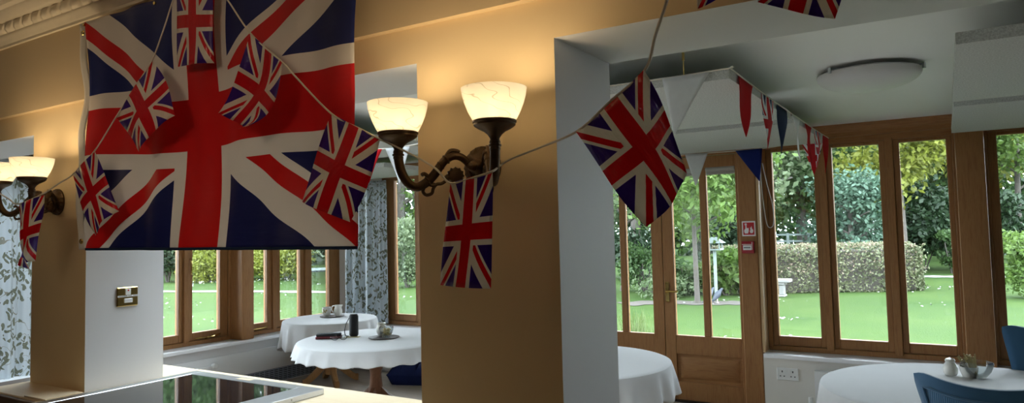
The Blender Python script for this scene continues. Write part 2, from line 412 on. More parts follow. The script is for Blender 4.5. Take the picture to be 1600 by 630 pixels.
def divider(name, x0, x1, z0, z1):
    o = struct(name, box(x0, x1, YA0, YA1, z0, z1), M['jamb']); o.data.materials.append(M['cream'])
    for p in o.data.polygons:
        if p.normal.y < -.5: p.material_index = 1            # cream towards the kitchen, white reveals
    return o
divider('pillar', P1[0], P1[1], 0, LZ); divider('pillar', P2[0], P2[1], 0, LZ)
divider('pillar', 2.2, XR, 0, LZ); divider('pillar', -6.4, -5.2, 0, LZ)
divider('wall_front', -6.4, XR, LZ, KZ)
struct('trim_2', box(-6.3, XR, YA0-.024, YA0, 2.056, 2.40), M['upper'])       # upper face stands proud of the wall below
# kitchen shell behind the camera
struct('wall_kitchen_left', box(-6.6, -6.4, -3.2, YA1, -.1, KZ+.1), M['kit'])
struct('wall_kitchen_right', box(XR, XR+.2, -3.2, YA1, -.1, KZ+.1), M['kit'])
struct('wall_kitchen_back', box(-6.6, XR+.2, -3.4, -3.2, -.1, KZ+.1), M['kit'])
# garden room walls
SZ = .487
YS = YW-.16                      # inner face of the wall under the windows
bm = bmesh.new()
add_box(bm, -6.27, -2.98, YS, 6.15, -.1, SZ-.03); add_box(bm, -1.275, XR, YS, 6.15, -.1, SZ-.03)
add_box(bm, -6.17, -5.42, YW-.02, 6.15, SZ-.03, CZ); add_box(bm, -3.93, -2.98, YW-.02, 6.15, SZ-.03, CZ)
add_box(bm, -6.4, XR, 6.02, 6.15, 2.17, CZ); add_box(bm, 3.1, XR, YS, 6.15, SZ-.03, CZ)
struct('wall_back', bm, M['wall'])
XS = XB+.16
bm = bmesh.new()
add_box(bm, -6.28, XS, YA1, 6.15, -.1, SZ-.03); add_box(bm, -6.28, XB, YA1, 2.62, SZ-.03, CZ)
add_box(bm, -6.28, -6.15, YA1, 6.15, 2.17, CZ)
struct('wall_left', bm, M['jamb'])
# right end of garden room (outside the frame)
struct('wall_right', box(XR, XR+.2, YA1, 6.15, -.1, CZ+.1), M['kit'])
# sills
def sill(name, x0, x1, y0, y1): return struct(name, box(x0, x1, y0, y1, SZ-.032, SZ, bev=.008), M['sill'], smooth=True)
sill('window_sill_back', -1.268, XR, YW-.20, YW+.02); sill('window_sill_corner', -6.0, -2.98, YW-.20, YW+.02)
sill('window_sill_left', XB-.02, XB+.20, 2.0, YW-.0)

# ------------------------------------------------------------------ windows
HZ = 2.15
def W_xf(p): return V(p[0], YW+p[1], p[2])           # u = x, depth outward = +y
def B_xf(p): return V(XB-p[1], p[0], p[2])           # u = y, depth outward = -x
def xf_box(bm, xf, u0, u1, d0, d1, z0, z1, bev=.004):
    a = xf((u0, d0, z0)); b = xf((u1, d1, z1))
    add_box(bm, min(a.x, b.x), max(a.x, b.x), min(a.y, b.y), max(a.y, b.y), min(a.z, b.z), max(a.z, b.z), bev, 1)
wn = [0]
def window(xf, edges, z0, z1, oakU, panes, handles=()):
    """edges: outer u0,u1 ; panes: list of (glass u0,u1)"""
    wn[0] += 1
    u0, u1 = edges; g0, g1 = z0+.113, z1-.055
    root = bpy.data.objects.new('window_%d' % wn[0], None); C.objects.link(root); root['kind'] = 'structure'
    fr = bmesh.new()
    xf_box(fr, xf, u0, u1, 0, .09, z0, z0+.038); xf_box(fr, xf, u0, u1, 0, .09, z1-.03, z1)
    cuts = [u0] + [(panes[i][1]+panes[i+1][0])/2 for i in range(len(panes)-1)] + [u1]
    for i, c in enumerate(cuts):
        w = .027
        a, b = (c, c+.035) if i == 0 else ((c-.035, c) if i == len(cuts)-1 else (c-w, c+w))
        xf_box(fr, xf, a, b, -.006, .09, z0+.02, z1-.01)
    obj('frame', fr, M['oak'], root)
    for i, (a, b) in enumerate(panes):
        lo = cuts[i]+(.035 if i == 0 else .027); hi = cuts[i+1]-(.035 if i == len(panes)-1 else .027)
        sb = bmesh.new()
        xf_box(sb, xf, lo, a, .014, .075, z0+.04, z1-.03); xf_box(sb, xf, b, hi, .014, .075, z0+.04, z1-.03)
        xf_box(sb, xf, a, b, .016, .073, z0+.04, g0); xf_box(sb, xf, a, b, .016, .073, g1, z1-.03)
        sash = obj('sash', sb, M[oakU], root)
        gb = bmesh.new(); xf_box(gb, xf, a-.004, b+.004, .042, .048, g0-.004, g1+.004, 0)
        obj('pane', gb, M['glass'], sash, False)
        if i in handles:
            hb = bmesh.new(); m = (a+b)/2
            add_tube(hb, smooth_path([xf((a+.02, .004, z0+.062)), xf((m-.04, -.02, z0+.064)), xf((m+.05, -.018, z0+.064)), xf((b-.01, 0, z0+.072))]), .006, 6)
            add_tube(hb, [xf((m-.01, .016, z0+.045)), xf((m-.01, -.018, z0+.06))], .007, 6)
            obj('casement_stay', hb, M['brass'], sash)
            lb = bmesh.new(); add_tube(lb, smooth_path([xf((lo+.012, .012, 1.30)), xf((lo+.012, -.012, 1.28)), xf((lo+.012, -.02, 1.2)), xf((lo+.012, -.014, 1.16))]), [.007, .006, .006, .008]+[.007]*15, 6)
            obj('window_latch', lb, M['brass'], sash)
    return root
window(W_xf, (-1.262, .10), SZ, HZ, 'oak', [(-1.186, -.868), (-.735, -.405), (-.268, .03)])
window(W_xf, (.245, 1.62), SZ, HZ, 'oak', [(.335, .65), (.78, 1.10), (1.23, 1.55)])
window(W_xf, (1.77, 3.1), SZ, HZ, 'oak', [(1.85, 2.15), (2.28, 2.6), (2.73, 3.03)])
window(W_xf, (-5.42, -3.93), SZ, HZ, 'oak', [(-5.262, -4.965), (-4.83, -4.52), (-4.385, -4.07)])
window(B_xf, (2.62, 4.45), SZ, HZ, 'oak', [(2.72, 3.02), (3.16, 3.46), (3.59, 3.895), (4.035, 4.33)], handles=(3,))
window(B_xf, (4.57, 5.98), SZ, HZ, 'oak', [(4.62, 4.89), (5.06, 5.335), (5.50, 5.76)], handles=(0,))
# posts and head mouldings
def post(name, x0, x1, y0, y1, z0, z1): return struct(name, box(x0, x1, y0, y1, z0, z1, bev=.012), M['oak'], smooth=True)
post('window_post', .083, .254, YW-.142, YW+.02, SZ, 2.17); post('window_post', 1.60, 1.78, YW-.142, YW+.02, SZ, 2.17)
post('window_post', -6.09, -5.90, 4.44, 4.58, SZ, 2.17)
def head(x0, x1, nm):
    prof = [(YW+.03, 2.128), (YW-.004, 2.128), (YW-.004, 2.165), (YW-.03, 2.172), (YW-.03, 2.2), (YW-.045, 2.21), (YW-.055, 2.24), (YW-.07, 2.25), (YW-.07, CZ), (YW+.03, CZ)]
    bm = bmesh.new(); add_prism(bm, [(x0, y, z) for y, z in prof], (x1-x0, 0, 0)); struct(nm, bm, M['oak_x'])
head(-1.27, 3.1, 'trim_3'); head(-5.45, -3.9, 'trim_4'); head(-2.98, -1.27, 'trim_7')
bm = bmesh.new(); add_prism(bm, [(XB-.03, 2.62, 2.128), (XB+.004, 2.62, 2.128), (XB+.03, 2.62, 2.17), (XB+.03, 2.62, 2.2), (XB+.07, 2.62, 2.25), (XB+.07, 2.62, CZ), (XB-.03, 2.62, CZ)], (0, YW-2.62-.02, 0)); struct('trim_5', bm, M['oak_y'])

# ------------------------------------------------------------------ garden doors
def door_leaf(n, hx, mx, panes, knob):
    root = bpy.data.objects.new('door_%d' % n, None); C.objects.link(root); root['kind'] = 'structure'
    x0, x1 = min(hx, mx), max(hx, mx); y0, y1 = YW-.01, YW+.045
    ga, gb = panes[0][0], panes[-1][1]
    bm = bmesh.new()
    add_box(bm, x0, ga, y0, y1, .01, 2.1, .003, 1); add_box(bm, gb, x1, y0, y1, .01, 2.1, .003, 1)
    add_box(bm, ga, gb, y0+.002, y1, .40, .56, .003, 1); add_box(bm, ga, gb, y0+.002, y1, .01, .165, .003, 1)
    add_box(bm, ga, gb, y0+.002, y1, 2.0, 2.1, .003, 1); add_box(bm, panes[0][1], panes[1][0], y0+.004, y1, .56, 2.0, .006, 1)
    obj('leaf_frame', bm, M['oak'], root)
    bm = bmesh.new(); add_box(bm, ga, gb, y0+.022, y1-.01, .165, .40)
    a = .025; b = .065                                # fielded panel: raised middle with sloping edges
    o_ = [(ga+a, y0+.022, .165+a), (gb-a, y0+.022, .165+a), (gb-a, y0+.022, .40-a), (ga+a, y0+.022, .40-a)]
    i_ = [(ga+b, y0+.006, .165+b*.8), (gb-b, y0+.006, .165+b*.8), (gb-b, y0+.006, .40-b*.8), (ga+b, y0+.006, .40-b*.8)]
    ov = [bm.verts.new(p) for p in o_]; iv = [bm.verts.new(p) for p in i_]; bm.faces.new(iv)
    for k in range(4): bm.faces.new((ov[k], ov[(k+1) % 4], iv[(k+1) % 4], iv[k]))
    obj('raised_panel', bm, M['oak_x'], root)
    for a, b in panes:
        obj('pane', box(a-.003, b+.003, YW+.012, YW+.018, .557, 2.003), M['glass'], root, False)
        bl = bmesh.new(); add_box(bl, a+.004, b-.004, YW+.002, YW+.006, 1.945, 2.0); add_tube(bl, [(a+.004, YW+.001, 1.945), (b-.004, YW+.001, 1.945)], .008, 8)
        add_tube(bl, [(a+.004, YW-.003, 1.985), (b-.004, YW-.003, 1.985)], .018, 10)
        obj('roller_blind', bl, M['blind'], root)
    if knob:
        bm = bmesh.new(); hxk = -2.098
        add_box(bm, hxk-.018, hxk+.018, y0-.008, y0, .845, 1.02, .004, 1)
        plate = obj('handle_plate', bm, M['brass'], root)
        bm = bmesh.new(); add_tube(bm, smooth_path([(hxk, y0-.005, .94), (hxk, y0-.04, .94), (hxk+.02, y0-.052, .94), (hxk+.11, y0-.05, .942)]), .0085, 8)
        obj('lever', bm, M['brass'], plate)
    return root
door_leaf(1, -2.83, -2.133, [(-2.745, -2.535), (-2.475, -2.232)], False)
door_leaf(2, -1.435, -2.127, [(-2.035, -1.787), (-1.727, -1.478)], True)
bm = bmesh.new(); add_box(bm, -2.98, -1.27, YW-.03, YW+.09, 2.105, 2.17, .006, 1); add_box(bm, -2.98, -2.835, YW-.142, YW+.09, 0, 2.17, .008, 1); add_box(bm, -1.43, -1.285, YW-.142, YW+.09, 0, 2.17, .008, 1)
struct('door_frame', bm, M['oak'], smooth=True)
struct('trim_6', box(-1.284, -1.262, YW-.135, YW+.02, SZ-.0, 2.13, bev=.004), M['oak_light'], smooth=True)
bm = bmesh.new(); add_box(bm, -2.84, -1.43, YW-.06, YW+.09, 0, .012); struct('door_threshold', bm, M['blackm'])

# ------------------------------------------------------------------ cornice on the divider wall
def cornice():
    root = bpy.data.objects.new('trim_1', None); C.objects.link(root); root['kind'] = 'structure'
    y = YA0-.024
    prof = [(y+.03, 2.363), (y-.012, 2.363), (y-.012, 2.374), (y-.018, 2.380), (y-.024, 2.391), (y-.030, 2.395), (y-.034, 2.404), (y-.036, 2.409), (y-.036, 2.414), (y-.052, 2.446), (y-.070, 2.449), (y-.074, 2.452),
            (y-.095, 2.463), (y-.102, 2.475), (y-.122, 2.480), (y-.165, 2.53), (y-.21, 2.552), (y-.215, 2.562), (y-.24, 2.565), (y-.24, KZ), (y+.03, KZ)]
    bm = bmesh.new(); add_prism(bm, [(-6.2, a, b) for a, b in prof], (6.2+XR, 0, 0)); obj('moulding', bm, M['plaster'], root, True)
    bm = bmesh.new(); w = .078; x = -4.6                 # acanthus leaf band: row of curled leaves
    while x < -1.3:
        nu, nv = 8, 5
        grid = []
        for j in range(nv+1):
            v = j/nv
            for i in range(nu+1):
                u = i/nu-.5
                bulge = .024*(1-(2*u)**2)**.55*math.sin(PI*min(1, v*.85+.15)) + .0028*math.cos(u*30)*math.sin(PI*v)
                yy = y-.036-.020*v - (bulge-.003)*.75; zz = 2.409+.038*v - (bulge-.003)*.55
                grid.append(bm.verts.new((x+w*(u+.5)*.97+.022*v, yy, zz)))
        for j in range(nv):
            for i in range(nu): bm.faces.new((grid[j*(nu+1)+i], grid[j*(nu+1)+i+1], grid[(j+1)*(nu+1)+i+1], grid[(j+1)*(nu+1)+i]))
        x += w
    obj('leaf_band', bm, M['plaster'], root)
cornice()

# ------------------------------------------------------------------ worktop, hob, board, socket plates
t = thing('worktop', 'pale beech worktop running through the wall opening, with dark hob on it', 'worktop')
bm = bmesh.new()
add_box(bm, -3.33, P1[0]-.002, 1.29, 1.93, .872, .91, .003, 1)
add_box(bm, P1[0]-.0019, P1[1]+.002, 1.29, YA0-.001, .872, .91, .003, 1); add_box(bm, P1[0]-.0019, P1[1]+.002, YA1+.001, 1.94, .872, .91, .003, 1)
add_box(bm, P1[1]+.003, P2[0]-.002, .55, 1.945, .872, .91, .003, 1)
add_box(bm, P2[0]-.0019, -.8, .55, YA0-.001, .872, .91, .003, 1)
obj('top_slab', bm, M['beech'], t)
bm = bmesh.new(); add_box(bm, -3.425, -3.331, 1.28, 1.95, .85, .909, .003, 1); add_box(bm, -3.33, P1[1], 1.272, 1.289, .862, .905, .002, 1)
obj('edging', bm, M['edge'], t)
bm = bmesh.new(); add_box(bm, P1[1]+.05, P2[0]-.05, .6, 1.40, 0, .871); obj('base_cabinet', bm, M['white'], t)
settle(t, (-2.0, 1.3, 0))
t = thing('hob', 'black glass hob with wide brushed steel rim on beech worktop', 'hob')
x0, x1, y0, y1 = -2.764, -1.985, 1.10, 1.848
bm = bmesh.new(); zt = .931
for (a, b, c, d) in ((x0, x0+.05, y0, y1), (x1-.105, x1, y0, y1), (x0+.05, x1-.105, y1-.055, y1), (x0+.05, x1-.105, y0, y0+.05)):
    add_box(bm, a, b, c, d, .9105, zt, .0015, 1)
obj('steel_rim', bm, M['steel'], t)
obj('glass_plate', box(x0+.0505, x1-.1055, y0+.051, y1-.0555, .911, zt-.0015), M['hob'], t, False)
bm = bmesh.new(); add_lathe(bm, [(.0, 0), (.004, 0), (.004, .003), (0, .003)], (x1, 1.70, .921), 12, axis='x'); obj('screw', bm, M['steel'], t)
p = at_z(383, 593, zt); bm = bmesh.new(); add_box(bm, p.x-.04, p.x+.04, p.y-.012, p.y+.012, zt, zt+.0008); obj('rating_sticker', bm, M['beech'], t, False)
settle(t, (-2.37, 1.5, .91))
bm = bmesh.new(); vs = [(-3.0, 1.292), (-2.848, 1.297), (-2.852, 1.428), (-3.02, 1.42)]
add_prism(bm, [(a, b, .911) for a, b in vs], (0, 0, .006)); tag(obj('card_sheet', bm, M['beech'], None, False), 'small pale card sheet lying on the worktop against the flag-side pillar', 'card')
# brass fused-spur plate on pillar reveal
t = thing('switch_plate', 'polished brass switch plate on white pillar reveal beneath the large flag', 'switch')
X = P1[1]; bm = bmesh.new(); add_box(bm, X, X+.008, 1.568, 1.655, 1.226, 1.304, .003, 1); obj('brass_plate', bm, M['brass'], t)
bm = bmesh.new(); add_box(bm, X+.008, X+.0125, 1.60, 1.622, 1.272, 1.298, .001, 1); obj('rocker', bm, M['white'], t)
bm = bmesh.new(); add_box(bm, X+.008, X+.013, 1.595, 1.630, 1.24, 1.258, .002, 1); obj('fuse_holder', bm, M['white'], t)
bm = bmesh.new(); add_box(bm, X+.008, X+.009, 1.570, 1.654, 1.264, 1.271); obj('label_strip', bm, M['paper'], t, False)
bm = bmesh.new()
for k in range(16):
    yy = 1.574+k*.005
    if k in (7, 11): continue
    add_box(bm, X+.009, X+.0093, yy, yy+.003, 1.2662, 1.2690)
obj('printed_text', bm, M['slot'], t, False)
bm = bmesh.new(); add_box(bm, X+.0126, X+.0132, 1.608, 1.614, 1.288, 1.294); obj('indicator', bm, M['signred'], t, False)
settle(t, (X, 1.61, 1.226))
# white double socket under the garden windows
t = thing('wall_socket', 'white double wall socket on cream wall below the window sill', 'socket')
a, b = at(1214, 573, YS), at(1248, 595, YS); x0, x1, z0, z1 = a.x, b.x, b.z-.004, a.z-.004
bm = bmesh.new(); add_box(bm, x0, x1, YS-.009, YS, z0, z1, .003, 1); obj('faceplate', bm, M['white'], t)
w = x1-x0; h = z1-z0
for s in (.25, .75):
    cx = x0+w*s
    for q, (za, zb_) in ((0, (.62, .78)), (-1, (.28, .36)), (1, (.28, .36))):
        hw_ = .004 if q == 0 else .005
        obj('pin_hole', box(cx+q*.014-hw_, cx+q*.014+hw_, YS-.0095, YS-.008, z0+h*za, z0+h*zb_), M['slot'], t, False)
for s in (.40, .60):
    bm = bmesh.new(); cx = x0+w*s; add_box(bm, cx-.007, cx+.007, YS-.013, YS-.0085, z0+h*.62, z0+h*.86, .001, 1); obj('rocker', bm, M['white'], t)
settle(t, ((x0+x1)/2, YS, z0))

# ------------------------------------------------------------------ notices on the door post
yp = YW-.142
t = thing('fire_sign', 'square red and white fire sign on oak door post, upper of the two', 'sign')
a, b = at(1159, 346, yp), at(1181, 369, yp); x0, x1, z0, z1 = a.x, b.x, b.z, a.z; w, h = x1-x0, z1-z0
bm = bmesh.new(); add_box(bm, x0, x1, yp-.003, yp, z0, z1, .001, 1); obj('white_board', bm, M['signwhite'], t)
bm = bmesh.new(); add_box(bm, x0+w*.09, x1-w*.09, yp-.004, yp-.003, z0+h*.09, z1-h*.09); obj('red_field', bm, M['signred'], t, False)
def flat_poly(pts, y, d=.0008):
    bm = bmesh.new(); add_prism(bm, [(x0+w*px_, y, z0+h*pz) for px_, pz in pts], (0, -d, 0)); return bm
obj('hand_symbol', flat_poly([(.2, .18), (.44, .18), (.5, .34), (.5, .52), (.44, .56), (.36, .5), (.34, .76), (.26, .76), (.26, .5), (.2, .46), (.15, .34)], yp-.004), M['signwhite'], t, False)
bm = bmesh.new(); add_lathe(bm, [(0, 0), (w*.09, 0), (w*.09, .0008), (0, .0008)], (x0+w*.29, yp-.0048, z0+h*.79), 16, axis='y'); obj('call_button_symbol', bm, M['signwhite'], t)
obj('flame_symbol', flat_poly([(.62, .2), (.78, .2), (.85, .34), (.8, .5), (.76, .42), (.72, .68), (.66, .54), (.6, .6), (.63, .4), (.57, .34)], yp-.004), M['signwhite'], t, False)
settle(t, (x0, yp, z0))
t = thing('fire_call_point', 'small red break-glass call point below fire sign on oak door post', 'call point')
a, b = at(1160, 377, yp), at(1180, 396, yp); x0, x1, z0, z1 = a.x, b.x, b.z, a.z; w, h = x1-x0, z1-z0
bm = bmesh.new(); add_box(bm, x0, x1, yp-.035, yp, z0, z1, .006, 2); obj('red_case', bm, M['clearred'], t)
bm = bmesh.new(); add_box(bm, x0+w*.12, x1-w*.2, yp-.037, yp-.035, z0+h*.28, z0+h*.66); obj('white_window', bm, M['signwhite'], t, False)
bm = bmesh.new()
for k in range(6): add_box(bm, x0+w*(.2+.09*k), x0+w*(.26+.09*k), yp-.0375, yp-.037, z0+h*.42, z0+h*.54)
obj('printed_text', bm, M['slot'], t, False)
bm = bmesh.new(); add_box(bm, x0+w*.05, x1-w*.15, yp-.0372, yp-.035, z0+h*.70, z0+h*.76); add_box(bm, x1-w*.17, x1-w*.12, yp-.0372, yp-.035, z0+h*.3, z0+h*.92); obj('cover_edge', bm, M['pink'], t, False)
settle(t, (x0, yp, z0))
bm = bmesh.new(); add_tube(bm, smooth_path([at(1186, 240, 5.78), at(1190, 290, 5.77), at(1194, 325, 5.765), at(1199, 352, 5.765), at(1206, 355, 5.765), at(1209, 345, 5.765), at(1207, 320, 5.765), at(1199, 290, 5.77), at(1191, 255, 5.775)]), .0035, 6)
tag(obj('blind_cord', bm, M['rubber']), 'thin white looped cord hanging beside the oak door post', 'cord')

# ------------------------------------------------------------------ wall lights
def make_sconce():
    t = thing('wall_sconce', '', 'wall light')       # local frame: origin on the wall at the hub, wall plane y=0, room towards -y
    HX, HY = .141, -.160; Ls = math.hypot(HX, HY); ex = HX/Ls, HY/Ls
    bm = bmesh.new()
    add_lathe(bm, [(.054, 0), (.054, -.006), (.050, -.012), (.036, -.022), (.021, -.028), (.018, -.034), (.011, -.04), (.014, -.048), (.008, -.056), (0, -.058)], (0, 0, .008), 40,
              rfun=lambda r, z, th: r*(1+.05*math.cos(20*th)*(1 if .02 < r < .052 else 0)), axis='y')
    obj('backplate', bm, M['bronze'], t)
    for sx in (-1, 1):
        P = lambda s, z, o=0.: V(sx*ex[0]*s + o*ex[1], ex[1]*s + o*ex[0]*sx, z)
        main = [(.012, -.012), (.026, -.012), (.031, .004), (.040, .020), (.057, .034), (.076, .037), (.095, .028), (.109, .013), (.124, -.008), (.141, -.026), (.158, -.037), (.172, -.040), (.187, -.033), (.2, -.016), (.208, .004), (.2125, .028), (.213, .05)]
        bm = bmesh.new(); pts = smooth_path([P(*q) for q in main], 4); n = len(pts)
        rad = [.0085+.003*min(1, i/(n*.55)) for i in range(n)]
        add_tube(bm, pts, rad, 12)
        for s, z, r in ((.095, .028, .0135), (.109, .013, .0125), (.141, -.026, .0135)):   # cast knuckles and leaf lobes
            add_tube(bm, [P(s-.006, z+.004), P(s, z), P(s+.006, z-.005)], [.008, r, .008], 10)
        for a in ([(.095, .036), (.084, .05), (.068, .05), (.060, .046)], [(.141, -.014), (.150, -.008), (.158, -.012)], [(.137, -.034), (.128, -.036), (.124, -.03)]):
            add_tube(bm, smooth_path([P(*q) for q in a], 4), [.005]*(4*(len(a)-1))+[.002], 6)
        for zc, r in ((.045, .0125), (.038, .0145), (.031, .0125)):
            add_lathe(bm, [(.009, -.003), (r, -.002), (r, .002), (.009, .003)], P(.213, zc), 20)
        arm = obj('arm', bm, M['bronze'], t)
        bm = bmesh.new()                                  # scrolls
        add_tube(bm, smooth_path([P(.147, -.036), P(.154, -.05), P(.146, -.060), P(.132, -.056), P(.128, -.044), P(.12, -.034), P(.108, -.032), P(.098, -.026), P(.090, -.014)], 5), .0042, 8)
        add_tube(bm, smooth_path([P(.030, -.01), P(.034, -.026), P(.048, -.034), P(.062, -.03)], 5), .0045, 8)
        obj('scroll', bm, M['bronze'], arm)
        bm = bmesh.new(); c = P(.072, -.013)
        add_lathe(bm, [(.004, -.010), (.017, -.009), (.021, -.004), (.021, .004), (.017, .009), (.007, .012), (0, .013)], (0, 0, 0), 36, rfun=lambda r, z, th: r*(1+(.10*math.cos(12*th) if r > .01 else 0)), axis='y')
        ang = math.atan2(ex[1], sx*ex[0]); bmesh.ops.rotate(bm, verts=bm.verts[:], cent=(0, 0, 0), matrix=Matrix.Rotation(ang if sx > 0 else ang+PI, 3, 'Z')); bmesh.ops.translate(bm, verts=bm.verts[:], vec=c)
        add_tube(bm, [P(.088, -.014), P(.094, -.02), P(.098, -.022)], [.008, .009, .005], 8)
        obj('rosette', bm, M['bronze'], arm)
        q = P(.213, 0)
        bm = bmesh.new()
        add_lathe(bm, [(.009, .048), (.0115, .055), (.016, .062), (.024, .069), (.036, .075), (.044, .080), (.047, .083), (.047, .087), (.0495, .089), (.0495, .093), (.046, .095), (.02, .094)], (q.x, q.y, 0), 40,
                  rfun=lambda r, z, th: r*(1+(.02*math.cos(24*th) if .056 < z < .08 else 0)))
        obj('cup', bm, M['bronze'], arm)
        bm = bmesh.new()
        out = [(.046, .090), (.052, .100), (.060, .116), (.067, .134), (.0715, .150), (.0735, .163), (.074, .166)]
        inn = [(r-.003, z) for r, z in out[::-1]]; inn[-1] = (.043, .0935)
        add_lathe(bm, out+inn, (q.x, q.y, 0), 48, cap0=False, cap1=False)
        obj('lamp_shade', bm, M['shade'], t)
        bm = bmesh.new(); add_lathe(bm, [(.006, .094), (.008, .1), (.012, .112), (.013, .122), (.008, .134), (0, .138)], (q.x, q.y, 0), 16)
        obj('bulb', bm, BULB, t)
    return t
def mat_bulb():
    t = NT('lit_bulb'); e = t.n('ShaderNodeEmission'); e.inputs[0].default_value = (1, .75, .42, 1); e.inputs[1].default_value = 6; return t.done(e.outputs[0])
BULB = mat_bulb()
def sconce_lights(x, z, e):
    for sx in (-1, 1):
        ld = bpy.data.lights.new('bulb_light', 'POINT'); ld.energy = e; ld.color = (1, .77, .47); ld.shadow_soft_size = .03
        lo = bpy.data.objects.new('bulb_light', ld); C.objects.link(lo); lo.location = (x+sx*.141, YA0-.16, z+.128)
SC = make_sconce()
SC['label'] = 'twin-arm bronze wall light on middle pillar with portrait union flag hanging beneath'; SC['group'] = 'bronze wall lights'
SC.location = (-.982, YA0, 1.652)
SC2 = copy_tree(SC); SC2.location = (-3.10, YA0, 1.652); SC2['label'] = 'twin-arm bronze wall light at far left, left shade cut by frame'
SCE = 1.95
for q in (SC, SC2): sconce_lights(q.location.x, q.location.z, SCE)

# ------------------------------------------------------------------ the large union flag
t = thing('union_flag', 'large union flag hung flat against the wall from the cornice', 'flag')
FY = YA0-.068
FX0, FX1 = at(136, 200, FY).x, at(563, 120, FY).x; FZ0, FZ1 = at(340, 389, FY).z, at(130, 38, FY).z
def flag_pt(u, v):
    x = FX0+(FX1-FX0)*u
    top = FZ1-.022*u; bot = FZ0-.004*(u-.4)
    z = bot+(top-bot)*v
    x -= .030*(1-v)*u*u
    # cloth: soft vertical drapes fanning from the top fixings, a little sag in the middle
    y = YA0-.068-.010*math.sin(u*19+v*2.1)*(1-.4*v)-.007*math.sin(u*43-v*3)*(.5+.5*(1-v))-.012*math.sin(v*7+u*4)
    z += .010*math.sin(u*PI*3+1)*(1-abs(2*v-1))-.014*math.sin(PI*u)*(1-abs(2*v-1))
    x += .010*math.sin(v*9+u*3)*(1-abs(2*v-1))
    return (x, y, z)
obj_uv('cloth', grid_mesh(flag_pt, 96, 64), M['bigflag'], t, .0012)
def sleeve_pt(u, v):
    a = Vector(flag_pt(0, v)); return (a.x-.048*(1-u)-.004*math.sin(v*17), a.y+.004*math.sin(v*21), a.z)
s_ = obj_uv('header_sleeve', grid_mesh(sleeve_pt, 4, 48), M['sleeve'], t, .002)
for v in (.035, .955):
    p = Vector(sleeve_pt(.5, v)); bm = bmesh.new(); add_lathe(bm, [(.0045, -.003), (.009, -.003), (.0105, 0), (.009, .003), (.0045, .003)], (p.x, p.y-.003, p.z), 20, axis='y', cap0=False, cap1=False)
    obj('grommet', bm, M['brass'], s_)
def hem_pt(u, v):
    a = Vector(flag_pt(u, 0)); return (a.x, a.y-.0015, a.z-.003+.009*v)
obj_uv('bottom_hem', grid_mesh(hem_pt, 96, 2), M['pnavy'], t, .002)
for u in (0.0, .33, .66, 1.):
    p = Vector(flag_pt(u, 1)); bm = bmesh.new(); add_tube(bm, [(p.x, p.y-.006, p.z-.012), (p.x, YA0-.02, p.z-.012)], [.006, .003], 8); obj('pin', bm, M['brass'], t)
settle(t, ((FX0+FX1)/2, YA0-.04, FZ0))

# ------------------------------------------------------------------ plastic union bunting in the kitchen
def mini_flag(parent, tl, tr, bl, br, curl=.01, seed=0, mat='minifl', bulge=(0, 0), n=(12, 16), flip=False):
    TL, TR, BL, BR = map(Vector, (tl, tr, bl, br)); r = random.Random(seed); ph = r.random()*6; k = r.choice((-1, 1))
    nn = (TR-TL).cross(BL-TL).normalized()
    def fn(u, v):
        p = (TL*(1-u)+TR*u)*(1-v)+(BL*(1-u)+BR*u)*v
        e = math.sin(PI*u)
        p = p + nn*(k*curl*(e-.5)*(.35+v)+.35*curl*math.sin(u*7+v*5+ph)*v)
        p = p + (TR-TL)*bulge[1]*math.sin(PI*v)*u + (TR-TL)*bulge[0]*math.sin(PI*v)*(u-1)
        return p
    uvf = (lambda a, b: (b, a)) if not flip else (lambda a, b: (b, 1-a))
    o = obj_uv('flag', grid_mesh(fn, n[0], n[1], uvf), M[mat], parent, .0006)
    return o
def tape(parent, pts, w=.0026):
    """flat sewn tape along a path"""
    pts = smooth_path(pts, 6); bm = bmesh.new()
    add_tube(bm, pts, w, 6); bmesh.ops.scale(bm, vec=(1, 1, 1), verts=bm.verts[:])
    return obj('tape', bm, M['string'], parent)
def ap(l): return [at(*q) for q in l]
t = thing('bunting', 'string of plastic union flags dipping across the large flag to the left wall light', 'bunting', group='union flag bunting')
tape(t, ap([(300, -45, 1.335), (288, -25, 1.33), (272, -3, 1.325), (255, 48, 1.32), (237, 95, 1.31), (208, 141, 1.31), (180, 185, 1.31), (147, 237, 1.305), (113, 273, 1.29), (90, 288, 1.275), (67, 303, 1.262), (28, 319, 1.258), (12, 310, 1.26), (-30, 285, 1.27)]))
mini_flag(t, at(274, -34, 1.33), at(331, -34, 1.33), at(275, 104, 1.33), at(331, 98, 1.335), .012, 1)
mini_flag(t, at(181, 184, 1.31), at(237, 95, 1.31), at(214, 237, 1.305), at(270, 180, 1.30), .02, 2, bulge=(0, .06))
mini_flag(t, at(113, 273, 1.29), at(147, 237, 1.30), at(145, 368, 1.30), at(180, 330, 1.31), .015, 3, bulge=(.1, .05))
mini_flag(t, at(28, 320, 1.255), at(67, 305, 1.262), at(37, 422, 1.25), at(43, 408, 1.275), .03, 4, bulge=(.12, .12))
settle(t, at(28, 420, 1.28))
t = thing('bunting', 'string of plastic union flags running past the middle wall light to the ceiling', 'bunting', group='union flag bunting')
tape(t, ap([(318, -45, 1.335), (340, -20, 1.33), (357, 2, 1.325), (393, 54, 1.315), (443, 99, 1.31), (462, 120, 1.31), (517, 177, 1.29), (560, 200, 1.28), (593, 217, 1.27), (640, 240, 1.265), (680, 263, 1.255), (703, 286, 1.25), (735, 279, 1.248), (769, 268, 1.25), (781, 259, 1.325), (800, 248, 1.335), (845, 230, 1.30), (902, 205, 1.22), (955, 157, 1.17), (1008, 109, 1.13), (1024, 55, 1.06), (1044, -6, 1.0), (1060, -80, .95)]))
mini_flag(t, at(393, 54, 1.31), at(443, 99, 1.31), at(347, 178, 1.305), at(380, 203, 1.30), .028, 5, bulge=(-.1, .35))
